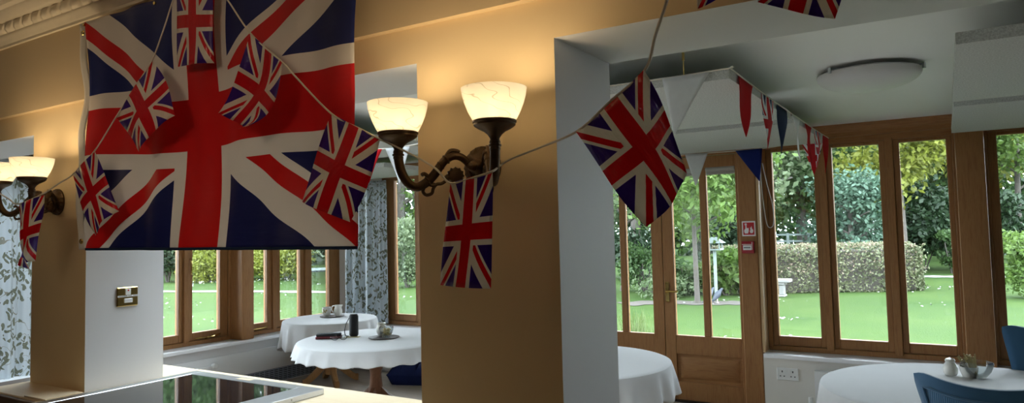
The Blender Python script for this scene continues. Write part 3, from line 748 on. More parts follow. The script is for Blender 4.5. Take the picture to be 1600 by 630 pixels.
f = mini_flag(t, at(517, 177, 1.29), at(593, 217, 1.27), at(469, 315, 1.285), at(545, 347, 1.27), .012, 6, bulge=(.04, .05))
mini_flag(t, at(703, 286, 1.248), at(769, 268, 1.248), at(684, 446, 1.245), at(763, 452, 1.25), .010, 7, bulge=(0, .03))
mini_flag(t, at(902, 205, 1.22), at(1008, 109, 1.13), at(1018, 352, 1.20), at(1079, 270, 1.16), .022, 8, bulge=(.02, .06))
settle(t, at(735, 450, 1.25))
t = thing('bunting', 'end flags of union bunting dangling into the top edge of the photo at right', 'bunting', group='union flag bunting')
tape(t, ap([(1030, -150, .97), (1075, -120, .98), (1150, -130, .99), (1215, -150, 1.0), (1335, -130, 1.02), (1400, -170, 1.05)]))
mini_flag(t, at(1078, -120, .98), at(1180, -140, .99), at(1091, 15, .985), at(1175, -35, 1.0), .012, 9)
mini_flag(t, at(1213, -150, 1.0), at(1338, -130, 1.02), at(1184, 4, 1.0), at(1304, 31, 1.02), .008, 10, bulge=(0, .05))
settle(t, at(1240, 0, 1.0))

# ------------------------------------------------------------------ acoustic rafts, ceiling lamp, cloth bunting
def raft(name_lbl, x0, x1, y0, y1, zb=2.10):
    t = thing('acoustic_panel', name_lbl, 'ceiling panel', group='hanging acoustic panels')
    obj('panel_slab', box(x0, x1, y0, y1, zb, zb+.042, bev=.003), M['raft'], t)
    for hx, hy in ((x0+.22, y0+.10), (x1-.22, y0+.10), (x0+.22, y1-.10), (x1-.22, y1-.10)):
        bm = bmesh.new(); add_tube(bm, [(hx, hy, zb+.042), (hx, hy, CZ)], .0022, 6)
        add_tube(bm, [(hx, hy, CZ-.035), (hx, hy, CZ)], .006, 8); add_tube(bm, [(hx, hy, zb+.042), (hx, hy, zb+.062)], .005, 8)
        obj('hanger', bm, M['brass'], t)
    settle(t, ((x0+x1)/2, (y0+y1)/2, zb))
raft('pale felt ceiling panel nearest the pillar, edged with triangular bunting', -1.92, -.72, 2.865, 4.19)
raft('pale felt ceiling panel over the garden doors, behind the bunting-edged one', -1.92, -.72, 4.37, 5.62)
raft('pale felt ceiling panel at the upper right, nearer one', .06, 1.26, 2.80, 4.16)
raft('pale felt ceiling panel at right, between nearer panel and the windows', .066, 1.26, 4.34, 5.64)
raft('pale felt ceiling panel seen above left shade of middle wall light', -5.0, -3.1, 2.87, 4.12)
raft('pale felt ceiling panel above the leaf-print curtain and corner table', -5.7, -4.28, 4.72, 5.66)
t = thing('ceiling_lamp', 'unlit opal glass dome lamp clipped to the white ceiling', 'ceiling light')
lc = at_z(1356, 108, CZ); R_ = .235
bm = bmesh.new(); add_lathe(bm, [(.13, 0), (.13, -.022), (.15, -.024), (.15, 0)], (lc.x, lc.y, CZ), 40); obj('base_ring', bm, M['white'], t)
bm = bmesh.new(); pr = [(R_*math.sin(a), -.020-.085*(math.cos(a)-0)*1.0+.0) for a in [i*PI/2/14 for i in range(15)]]
pr = [(R_*math.sin(i*PI/2/14), -.026-.082*math.cos(i*PI/2/14)**.9) for i in range(15)]
prof = pr+[(R_-.006, -.022)]+[(max(0, r-.006), z+.006) for r, z in pr[::-1]]
add_lathe(bm, prof, (lc.x, lc.y, CZ), 56, cap0=False, cap1=False); obj('glass_dome', bm, M['dome'], t)
for k in range(3):
    a = PI*.62+k*2*PI/3; cx, cy = lc.x+math.cos(a)*(R_+.0), lc.y+math.sin(a)*(R_+.0)
    bm = bmesh.new(); add_tube(bm, [(lc.x+math.cos(a)*.14, lc.y+math.sin(a)*.14, CZ-.012), (cx, cy, CZ-.014), (cx+math.cos(a)*.012, cy+math.sin(a)*.012, CZ-.018)], .005, 6)
    add_tube(bm, [(cx+math.cos(a)*.008, cy+math.sin(a)*.008, CZ-.008), (cx+math.cos(a)*.008, cy+math.sin(a)*.008, CZ-.036)], .008, 8); obj('clip', bm, M['steel'], t)
settle(t, (lc.x, lc.y, CZ))

def pennant(parent, a, b, tip, mat, seed=0, uvm=False, curl=.03):
    a, b, tip = map(Vector, (a, b, tip)); r = random.Random(seed); ph = r.random()*6; nn = (b-a).cross(tip-a).normalized()
    nu, nv = 8, 12; vs = []; fs = []; uv = []
    for j in range(nv+1):
        v = j/nv*.985
        for i in range(nu+1):
            u = i/nu; l = a.lerp(tip, v); rr = b.lerp(tip, v); p = l.lerp(rr, u)
            p = p + nn*curl*(v*(1-v)*1.6*math.sin(u*3.2+v*2.5+ph)+.5*v*v*math.sin(ph))
            vs.append(tuple(p)); uv.append((v*.95, .5+(u-.5)*(1-v)))
    for j in range(nv):
        for i in range(nu): fs.append((j*(nu+1)+i, j*(nu+1)+i+1, (j+1)*(nu+1)+i+1, (j+1)*(nu+1)+i))
    return obj_uv('pennant', (vs, fs, uv), M[mat], parent, .0008)
EX = -.712
t = thing('bunting', 'triangular cloth bunting pinned round the edge of the near ceiling panel', 'bunting', group='triangular cloth bunting')
tape(t, [V(-1.5, 2.858, 2.138), V(-1.0, 2.856, 2.135), V(-.72, 2.856, 2.14), V(EX, 2.9, 2.138), V(EX, 3.6, 2.128), V(EX, 4.3, 2.128), V(EX, 5.0, 2.13), V(EX, 5.66, 2.138)], .003)
pennant(t, V(-1.0, 2.852, 2.135), V(-.796, 2.852, 2.136), at(1053, 212, 2.86), 'pwhite', 1, curl=.008)
pennant(t, V(EX, 2.98, 2.132), V(EX, 3.24, 2.128), V(EX+.01, 3.0, 1.868), 'pred', 2)
pennant(t, V(EX, 3.42, 2.128), V(EX, 3.68, 2.126), V(EX+.01, 3.52, 1.862), 'minitri', 3)
pennant(t, V(EX, 3.78, 2.126), V(EX, 4.04, 2.125), V(EX+.01, 3.84, 1.86), 'pnavy', 4)
pennant(t, V(EX, 4.20, 2.126), V(EX, 4.46, 2.126), V(EX, 4.36, 1.86), 'pwhite', 5)
pennant(t, V(EX, 4.62, 2.126), V(EX, 4.88, 2.128), V(EX, 4.72, 1.86), 'pred', 6)
pennant(t, V(EX, 5.0, 2.13), V(EX, 5.26, 2.132), V(EX, 5.12, 1.87), 'minitri', 7)
pennant(t, V(EX, 5.38, 2.134), V(EX, 5.63, 2.138), V(EX, 5.5, 1.86), 'pred', 8)
settle(t, (-.72, 2.86, 2.135))
t = thing('bunting', 'triangular bunting strung across the head of the oak garden doors', 'bunting', group='triangular cloth bunting')
tape(t, ap([(1010, 262, 5.70), (1040, 248, 5.70), (1066, 242, 5.70), (1108, 239, 5.70), (1148, 236, 5.70), (1192, 232, 5.70), (1230, 226, 5.70), (1290, 216, 5.69)]), .004)
pennant(t, at(1070, 241, 5.69), at(1106, 239, 5.69), at(1087, 291, 5.69), 'pwhite', 11, curl=.012)
pennant(t, at(1149, 236, 5.69), at(1191, 232, 5.69), at(1187, 284, 5.69), 'pblue', 12, curl=.012)
pennant(t, at(1251, 221, 5.69), at(1288, 216, 5.69), at(1272, 274, 5.69), 'minitri', 13, curl=.02)
settle(t, at(1190, 232, 5.7))
t = thing('bunting', 'red and white triangular bunting behind the left shade of middle wall light', 'bunting', group='triangular cloth bunting')
q = [at(520, 232, 2.852), at(556, 236, 2.852), at(596, 233, 2.852), at(622, 231, 2.852), at(700, 216, 2.852)]
tape(t, q, .004)
pennant(t, at(556, 235, 2.848), at(597, 233, 2.848), at(576, 286, 2.848), 'pred', 14, curl=.012)
pennant(t, at(602, 232, 2.848), at(640, 229, 2.848), at(625, 289, 2.848), 'pwhite', 15, curl=.012)
settle(t, q[2])

# ------------------------------------------------------------------ heating
t = thing('convector_heater', 'long low white convector casing with slatted grille below left window', 'radiator')
XC = -5.895
bm = bmesh.new(); add_box(bm, XS+.003, XC, 2.2, 5.75, .15, .372, .005); add_box(bm, XS+.003, XC-.015, 2.2, 5.75, 0, .15)
obj('casing', bm, M['radiator'], t)
bm = bmesh.new(); add_box(bm, XS, XC+.02, 2.25, 4.09, .15, .30, .006); obj('valve_cover', bm, M['radiator'], t)
bm = bmesh.new(); add_box(bm, XC-.014, XC-.008, 2.3, 5.70, .012, .145)
obj('grille_back', bm, M['slot'], t)
bm = bmesh.new()
for k in range(7): z = .02+k*.019; add_box(bm, XC-.008, XC-.001, 2.3, 5.70, z, z+.009)
for k in range(58): y = 2.32+k*.058; add_box(bm, XC-.008, XC-.002, y, y+.008, .014, .142)
obj('grille', bm, M['grille'], t, False)
bm = bmesh.new(); p = at_x(332, 572, XC); add_lathe(bm, [(.022, 0), (.022, .02), (.027, .024), (.027, .05), (.02, .056), (0, .058)], (XC, p.y, p.z), 20, axis='x'); obj('thermostat_knob', bm, M['white'], t)
settle(t, (XC, 4, 0))
t = thing('radiator', 'white panel radiator against cream wall behind the right tablecloth', 'radiator')
bm = bmesh.new(); a = at(1272, 578, YS-.10)
x0 = a.x; add_box(bm, x0, x0+1.3, YS-.10, YS-.085, .1, .385, .004); add_box(bm, x0, x0+1.3, YS-.045, YS-.03, .1, .385, .004); add_box(bm, x0+.004, x0+.02, YS-.099, YS-.03, .105, .38); add_box(bm, x0+1.28, x0+1.296, YS-.099, YS-.03, .105, .38); obj('panel', bm, M['radiator'], t)
bm = bmesh.new()
for k in range(40): x = x0+.03+k*.032; add_box(bm, x, x+.012, YS-.084, YS-.046, .12, .375)
obj('fins', bm, M['radiator'], t, False)
bm = bmesh.new(); add_box(bm, x0, x0+1.3, YS-.1, YS-.03, .385, .392, .002); obj('top_cover', bm, M['radiator'], t)
for x in (x0+.15, x0+1.15):
    bm = bmesh.new(); add_box(bm, x, x+.03, YS-.03, YS, .15, .36); obj('bracket', bm, M['white'], t)
bm = bmesh.new(); add_tube(bm, [(x0-.04, YS-.065, 0), (x0-.04, YS-.065, .14), (x0, YS-.065, .14)], .008, 8); add_tube(bm, [(x0-.04, YS-.065, .11), (x0-.04, YS-.065, .19)], .015, 10); obj('valve', bm, M['white'], t)
settle(t, (x0+.65, YS, .1))
struct('baseboard_back', box(-5.8, -2.98, YS-.02, YS, 0, .09, bev=.004), M['sill']); struct('baseboard_right', box(-1.275, XR, YS-.018, YS, 0, .09, bev=.004), M['sill'])
t = thing('skirting_heater', 'low white skirting heater under corner window behind table pedestals', 'radiator')
bm = bmesh.new(); add_box(bm, -5.75, -3.2, YS-.075, YS-.02, .04, .11, .01); obj('casing', bm, M['radiator'], t)
bm = bmesh.new(); add_tube(bm, [(-5.7, YS-.05, .125), (-3.3, YS-.05, .125)], .01, 8); add_tube(bm, [(-5.7, YS-.05, .125), (-5.7, YS-.05, 0)], .01, 8); add_tube(bm, [(-3.3, YS-.05, .125), (-3.3, YS-.05, 0)], .01, 8); obj('pipe', bm, M['white'], t)
settle(t, (-4.5, YS, 0))

# ------------------------------------------------------------------ curtains
def curtain(lbl, P0, P1, z0, z1, folds, amp, nrm):
    P0, P1, nrm = V(*P0), V(*P1), V(*nrm); r = random.Random(len(lbl)); ph = [r.random()*6 for _ in range(4)]; W = (P1-P0).length
    t = thing('curtain', lbl, 'curtain')
    def fn(u, v):
        w = u*folds*2*PI
        a = amp*(.45+.55*v)*(math.sin(w+.7*math.sin(w*.37+ph[0]))+.3*math.sin(2.3*w+ph[1]))
        p = P0.lerp(P1, u)+nrm*a; return (p.x, p.y, z1+(z0-z1)*v)
    obj_uv('fabric', grid_mesh(fn, int(folds*20), 16, lambda a, b: (a*W*1.5, (1-b)*(z1-z0))), M['curtain'], t, .003)
    def hd(u, v):
        w = u*folds*8*PI; p = P0.lerp(P1, u)+nrm*(.012+amp*.35*math.sin(w)); return (p.x, p.y, z1+.035-.07*v)
    obj_uv('heading', grid_mesh(hd, int(folds*40), 2, lambda a, b: (a*W*1.5, 9+b)), M['curtain'], t, .003)
    return settle(t, ((P0.x+P1.x)/2, (P0.y+P1.y)/2, z0))
curtain('leaf-print curtain in the far corner between the two windows', (-5.90, YW-.10), (-5.275, YW-.10), .475, 2.07, 6, .026, (0, -1, 0)) if False else curtain('leaf-print curtain in the far corner between the two windows', (-5.90, YW-.10, 0), (-5.265, YW-.10, 0), .505, 2.06, 6, .026, (0, -1, 0))
curtain('leaf-print curtain at the far left behind the bronze wall light', (XB+.10, 1.9, 0), (XB+.10, 2.76, 0), .33, 2.07, 8, .028, (1, 0, 0))
t = thing('curtain_rail', 'dark curtain rail with hooks above the far left curtain', 'curtain rail')
bm = bmesh.new(); add_tube(bm, [(XB+.11, 1.8, 2.15), (XB+.11, 2.85, 2.15)], .012, 10); obj('rod', bm, M['blackm'], t)
for k in range(12):
    bm = bmesh.new(); y = 1.92+k*.075; add_tube(bm, [(XB+.11+.016*math.cos(a), y, 2.15+.016*math.sin(a)) for a in [i*2*PI/12 for i in range(12)]], .003, 5, closed=True); add_tube(bm, [(XB+.115, y, 2.135), (XB+.115, y, 2.10)], .003, 5); obj('ring', bm, M['blackm'], t)
for y in (1.85, 2.80):
    bm = bmesh.new(); add_tube(bm, [(XB+.01, y, 2.15), (XB+.11, y, 2.15)], .008, 8); add_lathe(bm, [(.025, 0), (.025, .008), (.01, .012)], (XB, y, 2.15), 16, axis='x'); obj('bracket', bm, M['blackm'], t)
settle(t, (XB, 2.3, 2.15))

# ------------------------------------------------------------------ tables and cloths
TZ = .646
def pedestal_table(lbl, cx, cy, r, rot, mat):
    t = thing('pedestal_table', lbl, 'table', group='round pedestal tables')
    bm = bmesh.new(); add_lathe(bm, [(0, TZ-.03), (r-.02, TZ-.03), (r-.004, TZ-.024), (r-.004, TZ-.006), (r-.012, TZ-.002), (0, TZ-.002)], (0, 0, 0), 64); obj('tabletop', bm, mat, t)
    bm = bmesh.new(); add_lathe(bm, [(0, TZ-.06), (.17, TZ-.06), (.17, TZ-.031), (0, TZ-.031)], (0, 0, 0), 24); obj('mounting_plate', bm, mat, t)
    bm = bmesh.new(); add_lathe(bm, [(.03, .085), (.05, .09), (.062, .12), (.064, .2), (.058, .25), (.05, .30), (.044, .36), (.05, .40), (.056, .41), (.056, .425), (.047, .435), (.045, .5), (.055, .57), (.06, TZ-.06)], (0, 0, 0), 32); obj('column', bm, mat, t)
    for k in range(4):
        a = rot+k*PI/2; bm = bmesh.new(); n = 10; ring = []
        for i in range(n+1):
            s = i/n; rr = .045+s*(min(.36, r*.62)-.045); zc = .20*(1-s)**1.7+.022+.018*math.sin(PI*s); h = .052-.020*s+(.012 if s > .9 else 0); w = .026-.003*s
            ring.append([bm.verts.new((rr, q*w, max(0.001, zc+dz*h))) for q, dz in ((-1, -1), (1, -1), (1.0, .6), (.6, 1), (-.6, 1), (-1.0, .6))])
        for A, B in zip(ring, ring[1:]):
            for j in range(6): bm.faces.new((A[j], A[(j+1) % 6], B[(j+1) % 6], B[j]))
        bm.faces.new(ring[0][::-1]); bm.faces.new(ring[-1]); bmesh.ops.rotate(bm, verts=bm.verts[:], cent=(0, 0, 0), matrix=Matrix.Rotation(a, 3, 'Z')); obj('leg', bm, mat, t)
    t.location = (cx, cy, 0); return t
def tablecloth(lbl, cx, cy, r, drop, nf, amp, seed, corner=0.):
    rr = random.Random(seed); ph = [rr.random()*6 for _ in range(4)]
    z = TZ+.0035; seg = 180; prof = [(.001, 0), (r*.35, 0), (r*.7, 0), (r-.03, 0), (r-.008, -.001), (r+.004, -.006), (r+.008, -.016)]
    n = 10
    for i in range(1, n+1): prof.append((r+.009+.02*i/n, -.016-(drop-.016)*i/n))
    vs = []; fs = []
    for (p, dz) in prof:
        q = max(0, (-dz-.012)/(drop-.012)) if dz < -.012 else 0
        for k in range(seg):
            th = 2*PI*k/seg
            wob = (math.sin(nf*th+1.3*math.sin(2*th+ph[0]))+.45*math.sin((nf*1.7//1)*th+ph[1]))
            R2 = p+amp*q**.8*wob*.9+amp*q*.6
            zz = dz*(1+.05*math.sin(nf*th+1.3*math.sin(2*th+ph[0])+1.2)*q+corner*q*math.cos(4*th+ph[2]))
            if q == 0 and p < r-.01: zz += .0008*math.sin(9*th+p*40)+.0008
            vs.append((R2*math.cos(th), R2*math.sin(th), zz))
    for j in range(len(prof)-1):
        for k in range(seg): fs.append((j*seg+k, j*seg+(k+1) % seg, (j+1)*seg+(k+1) % seg, (j+1)*seg+k))
    fs.append(tuple(range(seg))[::-1])
    o = obj('tablecloth', (vs, fs), M['cloth'], None, True, .0012); o.location = (cx, cy, z)
    return tag(o, lbl, 'tablecloth', 'white tablecloths')
pedestal_table('oak pedestal table in the far corner under the longer white cloth', -5.37, 5.09, .45, PI/4+.25, M['table_wood'])
tablecloth('white cloth hanging long over the corner table by the left windows', -5.37, 5.09, .46, .285, 17, .016, 1, .10)
pedestal_table('dark turned pedestal table beneath the white cloth nearest the left opening', -3.98, 4.26, .605, .3, M['table_dark'])
tablecloth('white cloth on the table with the black speaker and glasses', -3.98, 4.26, .615, .115, 26, .012, 2)
pedestal_table('pedestal table with white cloth half hidden by the middle pillar, before garden doors', -2.10, 4.10, .61, .6, M['table_wood'])
tablecloth('white cloth beside the garden doors, cut off by the middle pillar', -2.10, 4.10, .62, .185, 21, .016, 3)
pedestal_table('pedestal table under white cloth at lower right beside the blue chairs', .068, 4.24, .68, .2, M['table_wood'])
tablecloth('white cloth at lower right with blue chairs drawn up to it', .068, 4.24, .69, .205, 22, .016, 4)

# ------------------------------------------------------------------ things on the tables
CT = TZ+.0056
def tray(lbl, x, y, r):
    bm = lathe([(0, 0), (r-.008, 0), (r, .004), (r, .008), (r-.006, .008), (r-.012, .005), (0, .005)], (0, 0, 0), 40); o = obj('tray', bm, M['tray']); o.location = (x, y, CT); return tag(o, lbl, 'tray')
def bowl(lbl, cat, x, y, r, h, mat, z=0.):
    bm = lathe([(0, 0), (r*.5, 0), (r*.55, .004), (r*.85, h*.4), (r, h*.8), (r*.98, h), (r*.98-.003, h), (r-.004, h*.8), (r*.83, h*.42), (r*.5, .008), (0, .006)], (0, 0, 0), 36, rfun=lambda r_, z_, th: r_*(1+.05*math.cos(6*th)*min(1, z_/h)))
    t = thing(lbl[0], lbl[1], cat, (x, y, CT+z)); obj('body', bm, mat, t); return t
# corner table
ta = at_z(519, 495, CT); tray('round dark tray with china on the corner table', ta.x, ta.y, .125)
t = thing('sugar_bowl', 'white flower-painted china bowl on the corner table tray', 'bowl'); t.location = (ta.x-.050, ta.y-.03, CT+.0085)
bm = lathe([(0, 0), (.028, 0), (.030, .006), (.043, .03), (.047, .06), (.044, .082), (.047, .09), (.044, .09), (.041, .08), (.043, .058), (.038, .03), (.02, .008), (0, .007)], seg=36); obj('body', bm, M['china'], t)
bm = bmesh.new()
for a, z in ((-1.3, .055), (-1.05, .045), (-1.6, .04), (-.8, .06), (-1.45, .068)):
    rr = .0465; p = V(rr*math.cos(a), rr*math.sin(a), z); add_lathe(bm, [(0, -.001), (.010, 0), (.007, .0015), (0, .002)], (0, 0, 0), 8)
    vs = bm.verts[-32:]; bmesh.ops.rotate(bm, verts=vs, cent=(0, 0, 0), matrix=Matrix.Rotation(PI/2, 3, 'Y')); bmesh.ops.rotate(bm, verts=vs, cent=(0, 0, 0), matrix=Matrix.Rotation(a, 3, 'Z')); bmesh.ops.translate(bm, verts=vs, vec=p)
obj('painted_flowers', bm, M['straw'], t)
t = thing('cream_jug', 'white china jug with spout right of the bowl on corner table', 'jug'); t.location = (ta.x+.055, ta.y+.03, CT+.0085)
bm = bmesh.new(); add_lathe(bm, [(0, 0), (.028, 0), (.03, .006), (.044, .035), (.045, .055), (.034, .085), (.032, .1), (.038, .112), (.035, .112), (.029, .1), (.031, .085), (.04, .05), (.02, .01), (0, .009)], seg=36,
     rfun=lambda r, z, th: r*(1+(.38*max(0, math.cos(th-.6))**6 if z > .09 else 0)))
obj('body', bm, M['china'], t)
bm = bmesh.new(); add_tube(bm, smooth_path([(-.03, -.012, .1), (-.058, -.02, .1), (-.068, -.024, .07), (-.058, -.02, .04), (-.04, -.014, .032)]), .005, 8); obj('handle', bm, M['china'], t)
# speaker table
p = at_z(553, 526, CT)
t = thing('portable_speaker', 'upright black cylindrical speaker with wrist strap on white cloth', 'speaker'); t.location = (p.x, p.y, CT)
bm = bmesh.new(); add_lathe(bm, [(.030, .006), (.036, .012), (.0375, .02), (.0375, .165), (.036, .173), (.030, .179)], seg=36); obj('fabric_sleeve', bm, M['black'], t)
for z0, z1 in ((0, .006), (.179, .185)):
    bm = bmesh.new(); add_lathe(bm, [(.022, z0), (.031, z0+.001), (.033, (z0+z1)/2), (.031, z1-.001), (.022, z1)], seg=36); obj('end_cap', bm, M['blackm'], t)
bm = bmesh.new(); add_tube(bm, smooth_path([(-.030, -.022, .155), (-.055, -.036, .10), (-.064, -.042, .05), (-.055, -.04, .012), (-.034, -.024, .004)]), .0035, 6); obj('wrist_strap', bm, M['slot'], t)
p = at_z(514, 529, CT)
t = thing('spectacle_case', 'dark crimson and black patterned spectacle case on white cloth', 'case'); t.location = (p.x, p.y, CT); t.rotation_euler = (0, 0, .75)
bm = bmesh.new(); add_box(bm, -.105, .105, -.04, .04, 0, .022, .01, 3); obj('lower_shell', bm, M['crimson'], t)
bm = bmesh.new(); add_box(bm, -.1, .1, -.036, .04, .022, .042, .012, 3)
obj('lid', bm, M['slot'], t)
bm = bmesh.new(); rr = random.Random(3)
for k in range(9): x = -.085+k*.02; add_lathe(bm, [(0, 0), (.007, 0), (.005, .002), (0, .003)], (x, rr.uniform(-.02, .025), .0415), 7)
obj('green_motif', bm, M['greypaint'], t)
p = at_z(530, 532, CT)
t = thing('spectacles', 'folded-open reading glasses lying right of the crimson case', 'glasses'); t.location = (p.x, p.y, CT+.001); t.rotation_euler = (0, 0, .9)
for s in (-1, 1):
    bm = bmesh.new(); add_tube(bm, [(s*.034+.026*math.cos(a), 0, .020+.018*math.sin(a)) for a in [i*2*PI/20 for i in range(20)]], .002, 6, closed=True); obj('rim', bm, M['blackm'], t)
    bm = bmesh.new(); add_tube(bm, smooth_path([(s*.061, 0, .024), (s*.064, .02, .024), (s*.062, .10, .016), (s*.058, .135, .002)]), .0018, 6); obj('temple', bm, M['blackm'], t)
    bm = bmesh.new(); add_lathe(bm, [(0, 0), (.024, 0), (.024, .001), (0, .001)], (0, 0, 0), 20, axis='y'); bmesh.ops.scale(bm, vec=(1, 1, .7), verts=bm.verts[:]); bmesh.ops.translate(bm, vec=(s*.034, 0, .020), verts=bm.verts[:]); obj('lens', bm, M['bowl'], t)
bm = bmesh.new(); add_tube(bm, smooth_path([(-.009, 0, .026), (0, -.001, .030), (.009, 0, .026)]), .0018, 6); obj('bridge', bm, M['blackm'], t)
p = at_z(541, 528, CT)
bm = bmesh.new(); add_box(bm, -.06, .06, -.035, .035, 0, .003, .001, 1); o = obj('note_card', bm, M['straw'], None, False); o.location = (p.x+.02, p.y+.05, CT); o.rotation_euler = (0, 0, .5); tag(o, 'small buff card beside the reading glasses on white cloth', 'card')
p = at_z(600, 528, CT); tb = p; tray('round dark tray with bowls on the speaker table', p.x, p.y, .125)
t = bowl(('sugar_bowl', 'glass bowl of yellow sachets on the speaker table tray'), 'bowl', p.x+.035, p.y-.01, .058, .085, M['bowl'], .0085)
bm = bmesh.new(); rr = random.Random(5)
for k in range(46):
    a = rr.random()*6.28; q = rr.random()**.5*.036; c = V(q*math.cos(a), q*math.sin(a), .014+rr.random()*.05); m = bmesh.new()
    n0 = len(bm.verts); add_box(bm, -.014, .014, -.009, .009, -.002, .002); vs = bm.verts[n0:] if False else list(bm.verts)[n0:]
    m.free(); bmesh.ops.rotate(bm, verts=vs, cent=(0, 0, 0), matrix=Matrix.Rotation(rr.random()*6, 3, Vector((rr.random()-.5, rr.random()-.5, rr.random())).normalized())); bmesh.ops.translate(bm, verts=vs, vec=c)
o = obj('sachets', bm, M['yellow'], None, False); o.parent = t; o['kind'] = 'stuff'
t = thing('cream_jug', 'small white china jug behind the sachet bowl on speaker table', 'jug'); t.location = (p.x-.055, p.y+.03, CT+.0085)
bm = bmesh.new(); add_lathe(bm, [(0, 0), (.026, 0), (.028, .006), (.042, .035), (.043, .055), (.034, .08), (.033, .095), (.039, .105), (.036, .105), (.03, .094), (.031, .08), (.039, .05), (.02, .01), (0, .009)], seg=36, rfun=lambda r, z, th: r*(1+(.35*max(0, math.cos(th-2.2))**6 if z > .088 else 0))); obj('body', bm, M['china'], t)
bm = bmesh.new(); add_tube(bm, smooth_path([(.03, -.01, .092), (.055, -.02, .09), (.062, -.022, .065), (.054, -.02, .04), (.038, -.014, .032)]), .005, 8); obj('handle', bm, M['china'], t)
# right table
p = at_z(1524, 590, CT)
t = bowl(('sugar_bowl', 'clear glass bowl of brown sugar sticks on the right table'), 'bowl', p.x+.01, p.y, .075, .085, M['bowl'])
bm = bmesh.new(); rr = random.Random(8)
for k in range(34):
    a = rr.uniform(2.2, 4.6); q = rr.uniform(.005, .05); b = V(q*math.cos(a)*.6, q*math.sin(a)*.6, .010); e = b+V(q*math.cos(a)*.6-.014+rr.uniform(-.016, .012), rr.uniform(-.03, .03), rr.uniform(.085, .115))
    add_tube(bm, [b, e], .0048, 4)
o = obj('sugar_sticks', bm, M['straw'], t, False); o['kind'] = 'stuff'
p = at_z(1489, 587, CT)
t = thing('salt_pot', 'small pale salt pot left of the sugar sticks on right table', 'salt pot'); t.location = (p.x-.01, p.y+.02, CT)
bm = lathe([(0, 0), (.028, 0), (.034, .01), (.036, .035), (.028, .06), (.022, .068), (.026, .078), (.02, .088), (0, .092)], seg=30); obj('body', bm, M['china'], t)
bm = lathe([(0, .0915), (.006, .0915), (.005, .094), (0, .095)], seg=12); obj('top', bm, M['steel'], t)
t = thing('sugar_bowl', 'small lidless white bowl between the salt pot and sugar sticks', 'bowl'); t.location = (p.x+.075, p.y-.0, CT)
bm = lathe([(0, 0), (.03, 0), (.033, .005), (.042, .03), (.045, .056), (.042, .056), (.039, .03), (.025, .008), (0, .007)], seg=30); obj('body', bm, M['china'], t)
# blue tufted cushion on the floor
p = at_z(634, 600, 0)
t = thing('floor_cushion', 'navy blue tufted cushion on the floor beneath the speaker table', 'cushion'); t.location = (p.x+.10, p.y+.12, 0); t.rotation_euler = (0, 0, .35)
def cush(u, v, top):
    x = (u-.5)*.62; y = (v-.5)*.34; e = (1-abs(2*u-1)**6)*(1-abs(2*v-1)**6)
    tuft = abs(math.sin(u*4*PI))**.5*abs(math.sin(v*2*PI))**.5
    h = .075+.045*tuft
    return (x, y, .10+(h*e if top else -.098*min(1, e*2)))
A = grid_mesh(lambda u, v: cush(u, v, True), 64, 32); B = grid_mesh(lambda u, v: cush(u, v, False), 64, 32); n = len(A[0])
o = obj('pad', (A[0]+B[0], A[1]+[tuple(i+n for i in f)[::-1] for f in B[1]]), M['navy'], t)
bm = bmesh.new(); add_tube(bm, smooth_path([(.30, -.15, .08), (.33, -.2, .03), (.30, -.24, .006), (.26, -.22, .006)]), .006, 6); add_tube(bm, smooth_path([(.30, -.15, .08), (.35, -.17, .03), (.37, -.22, .006)]), .006, 6); obj('tie', bm, M['navy'], t)

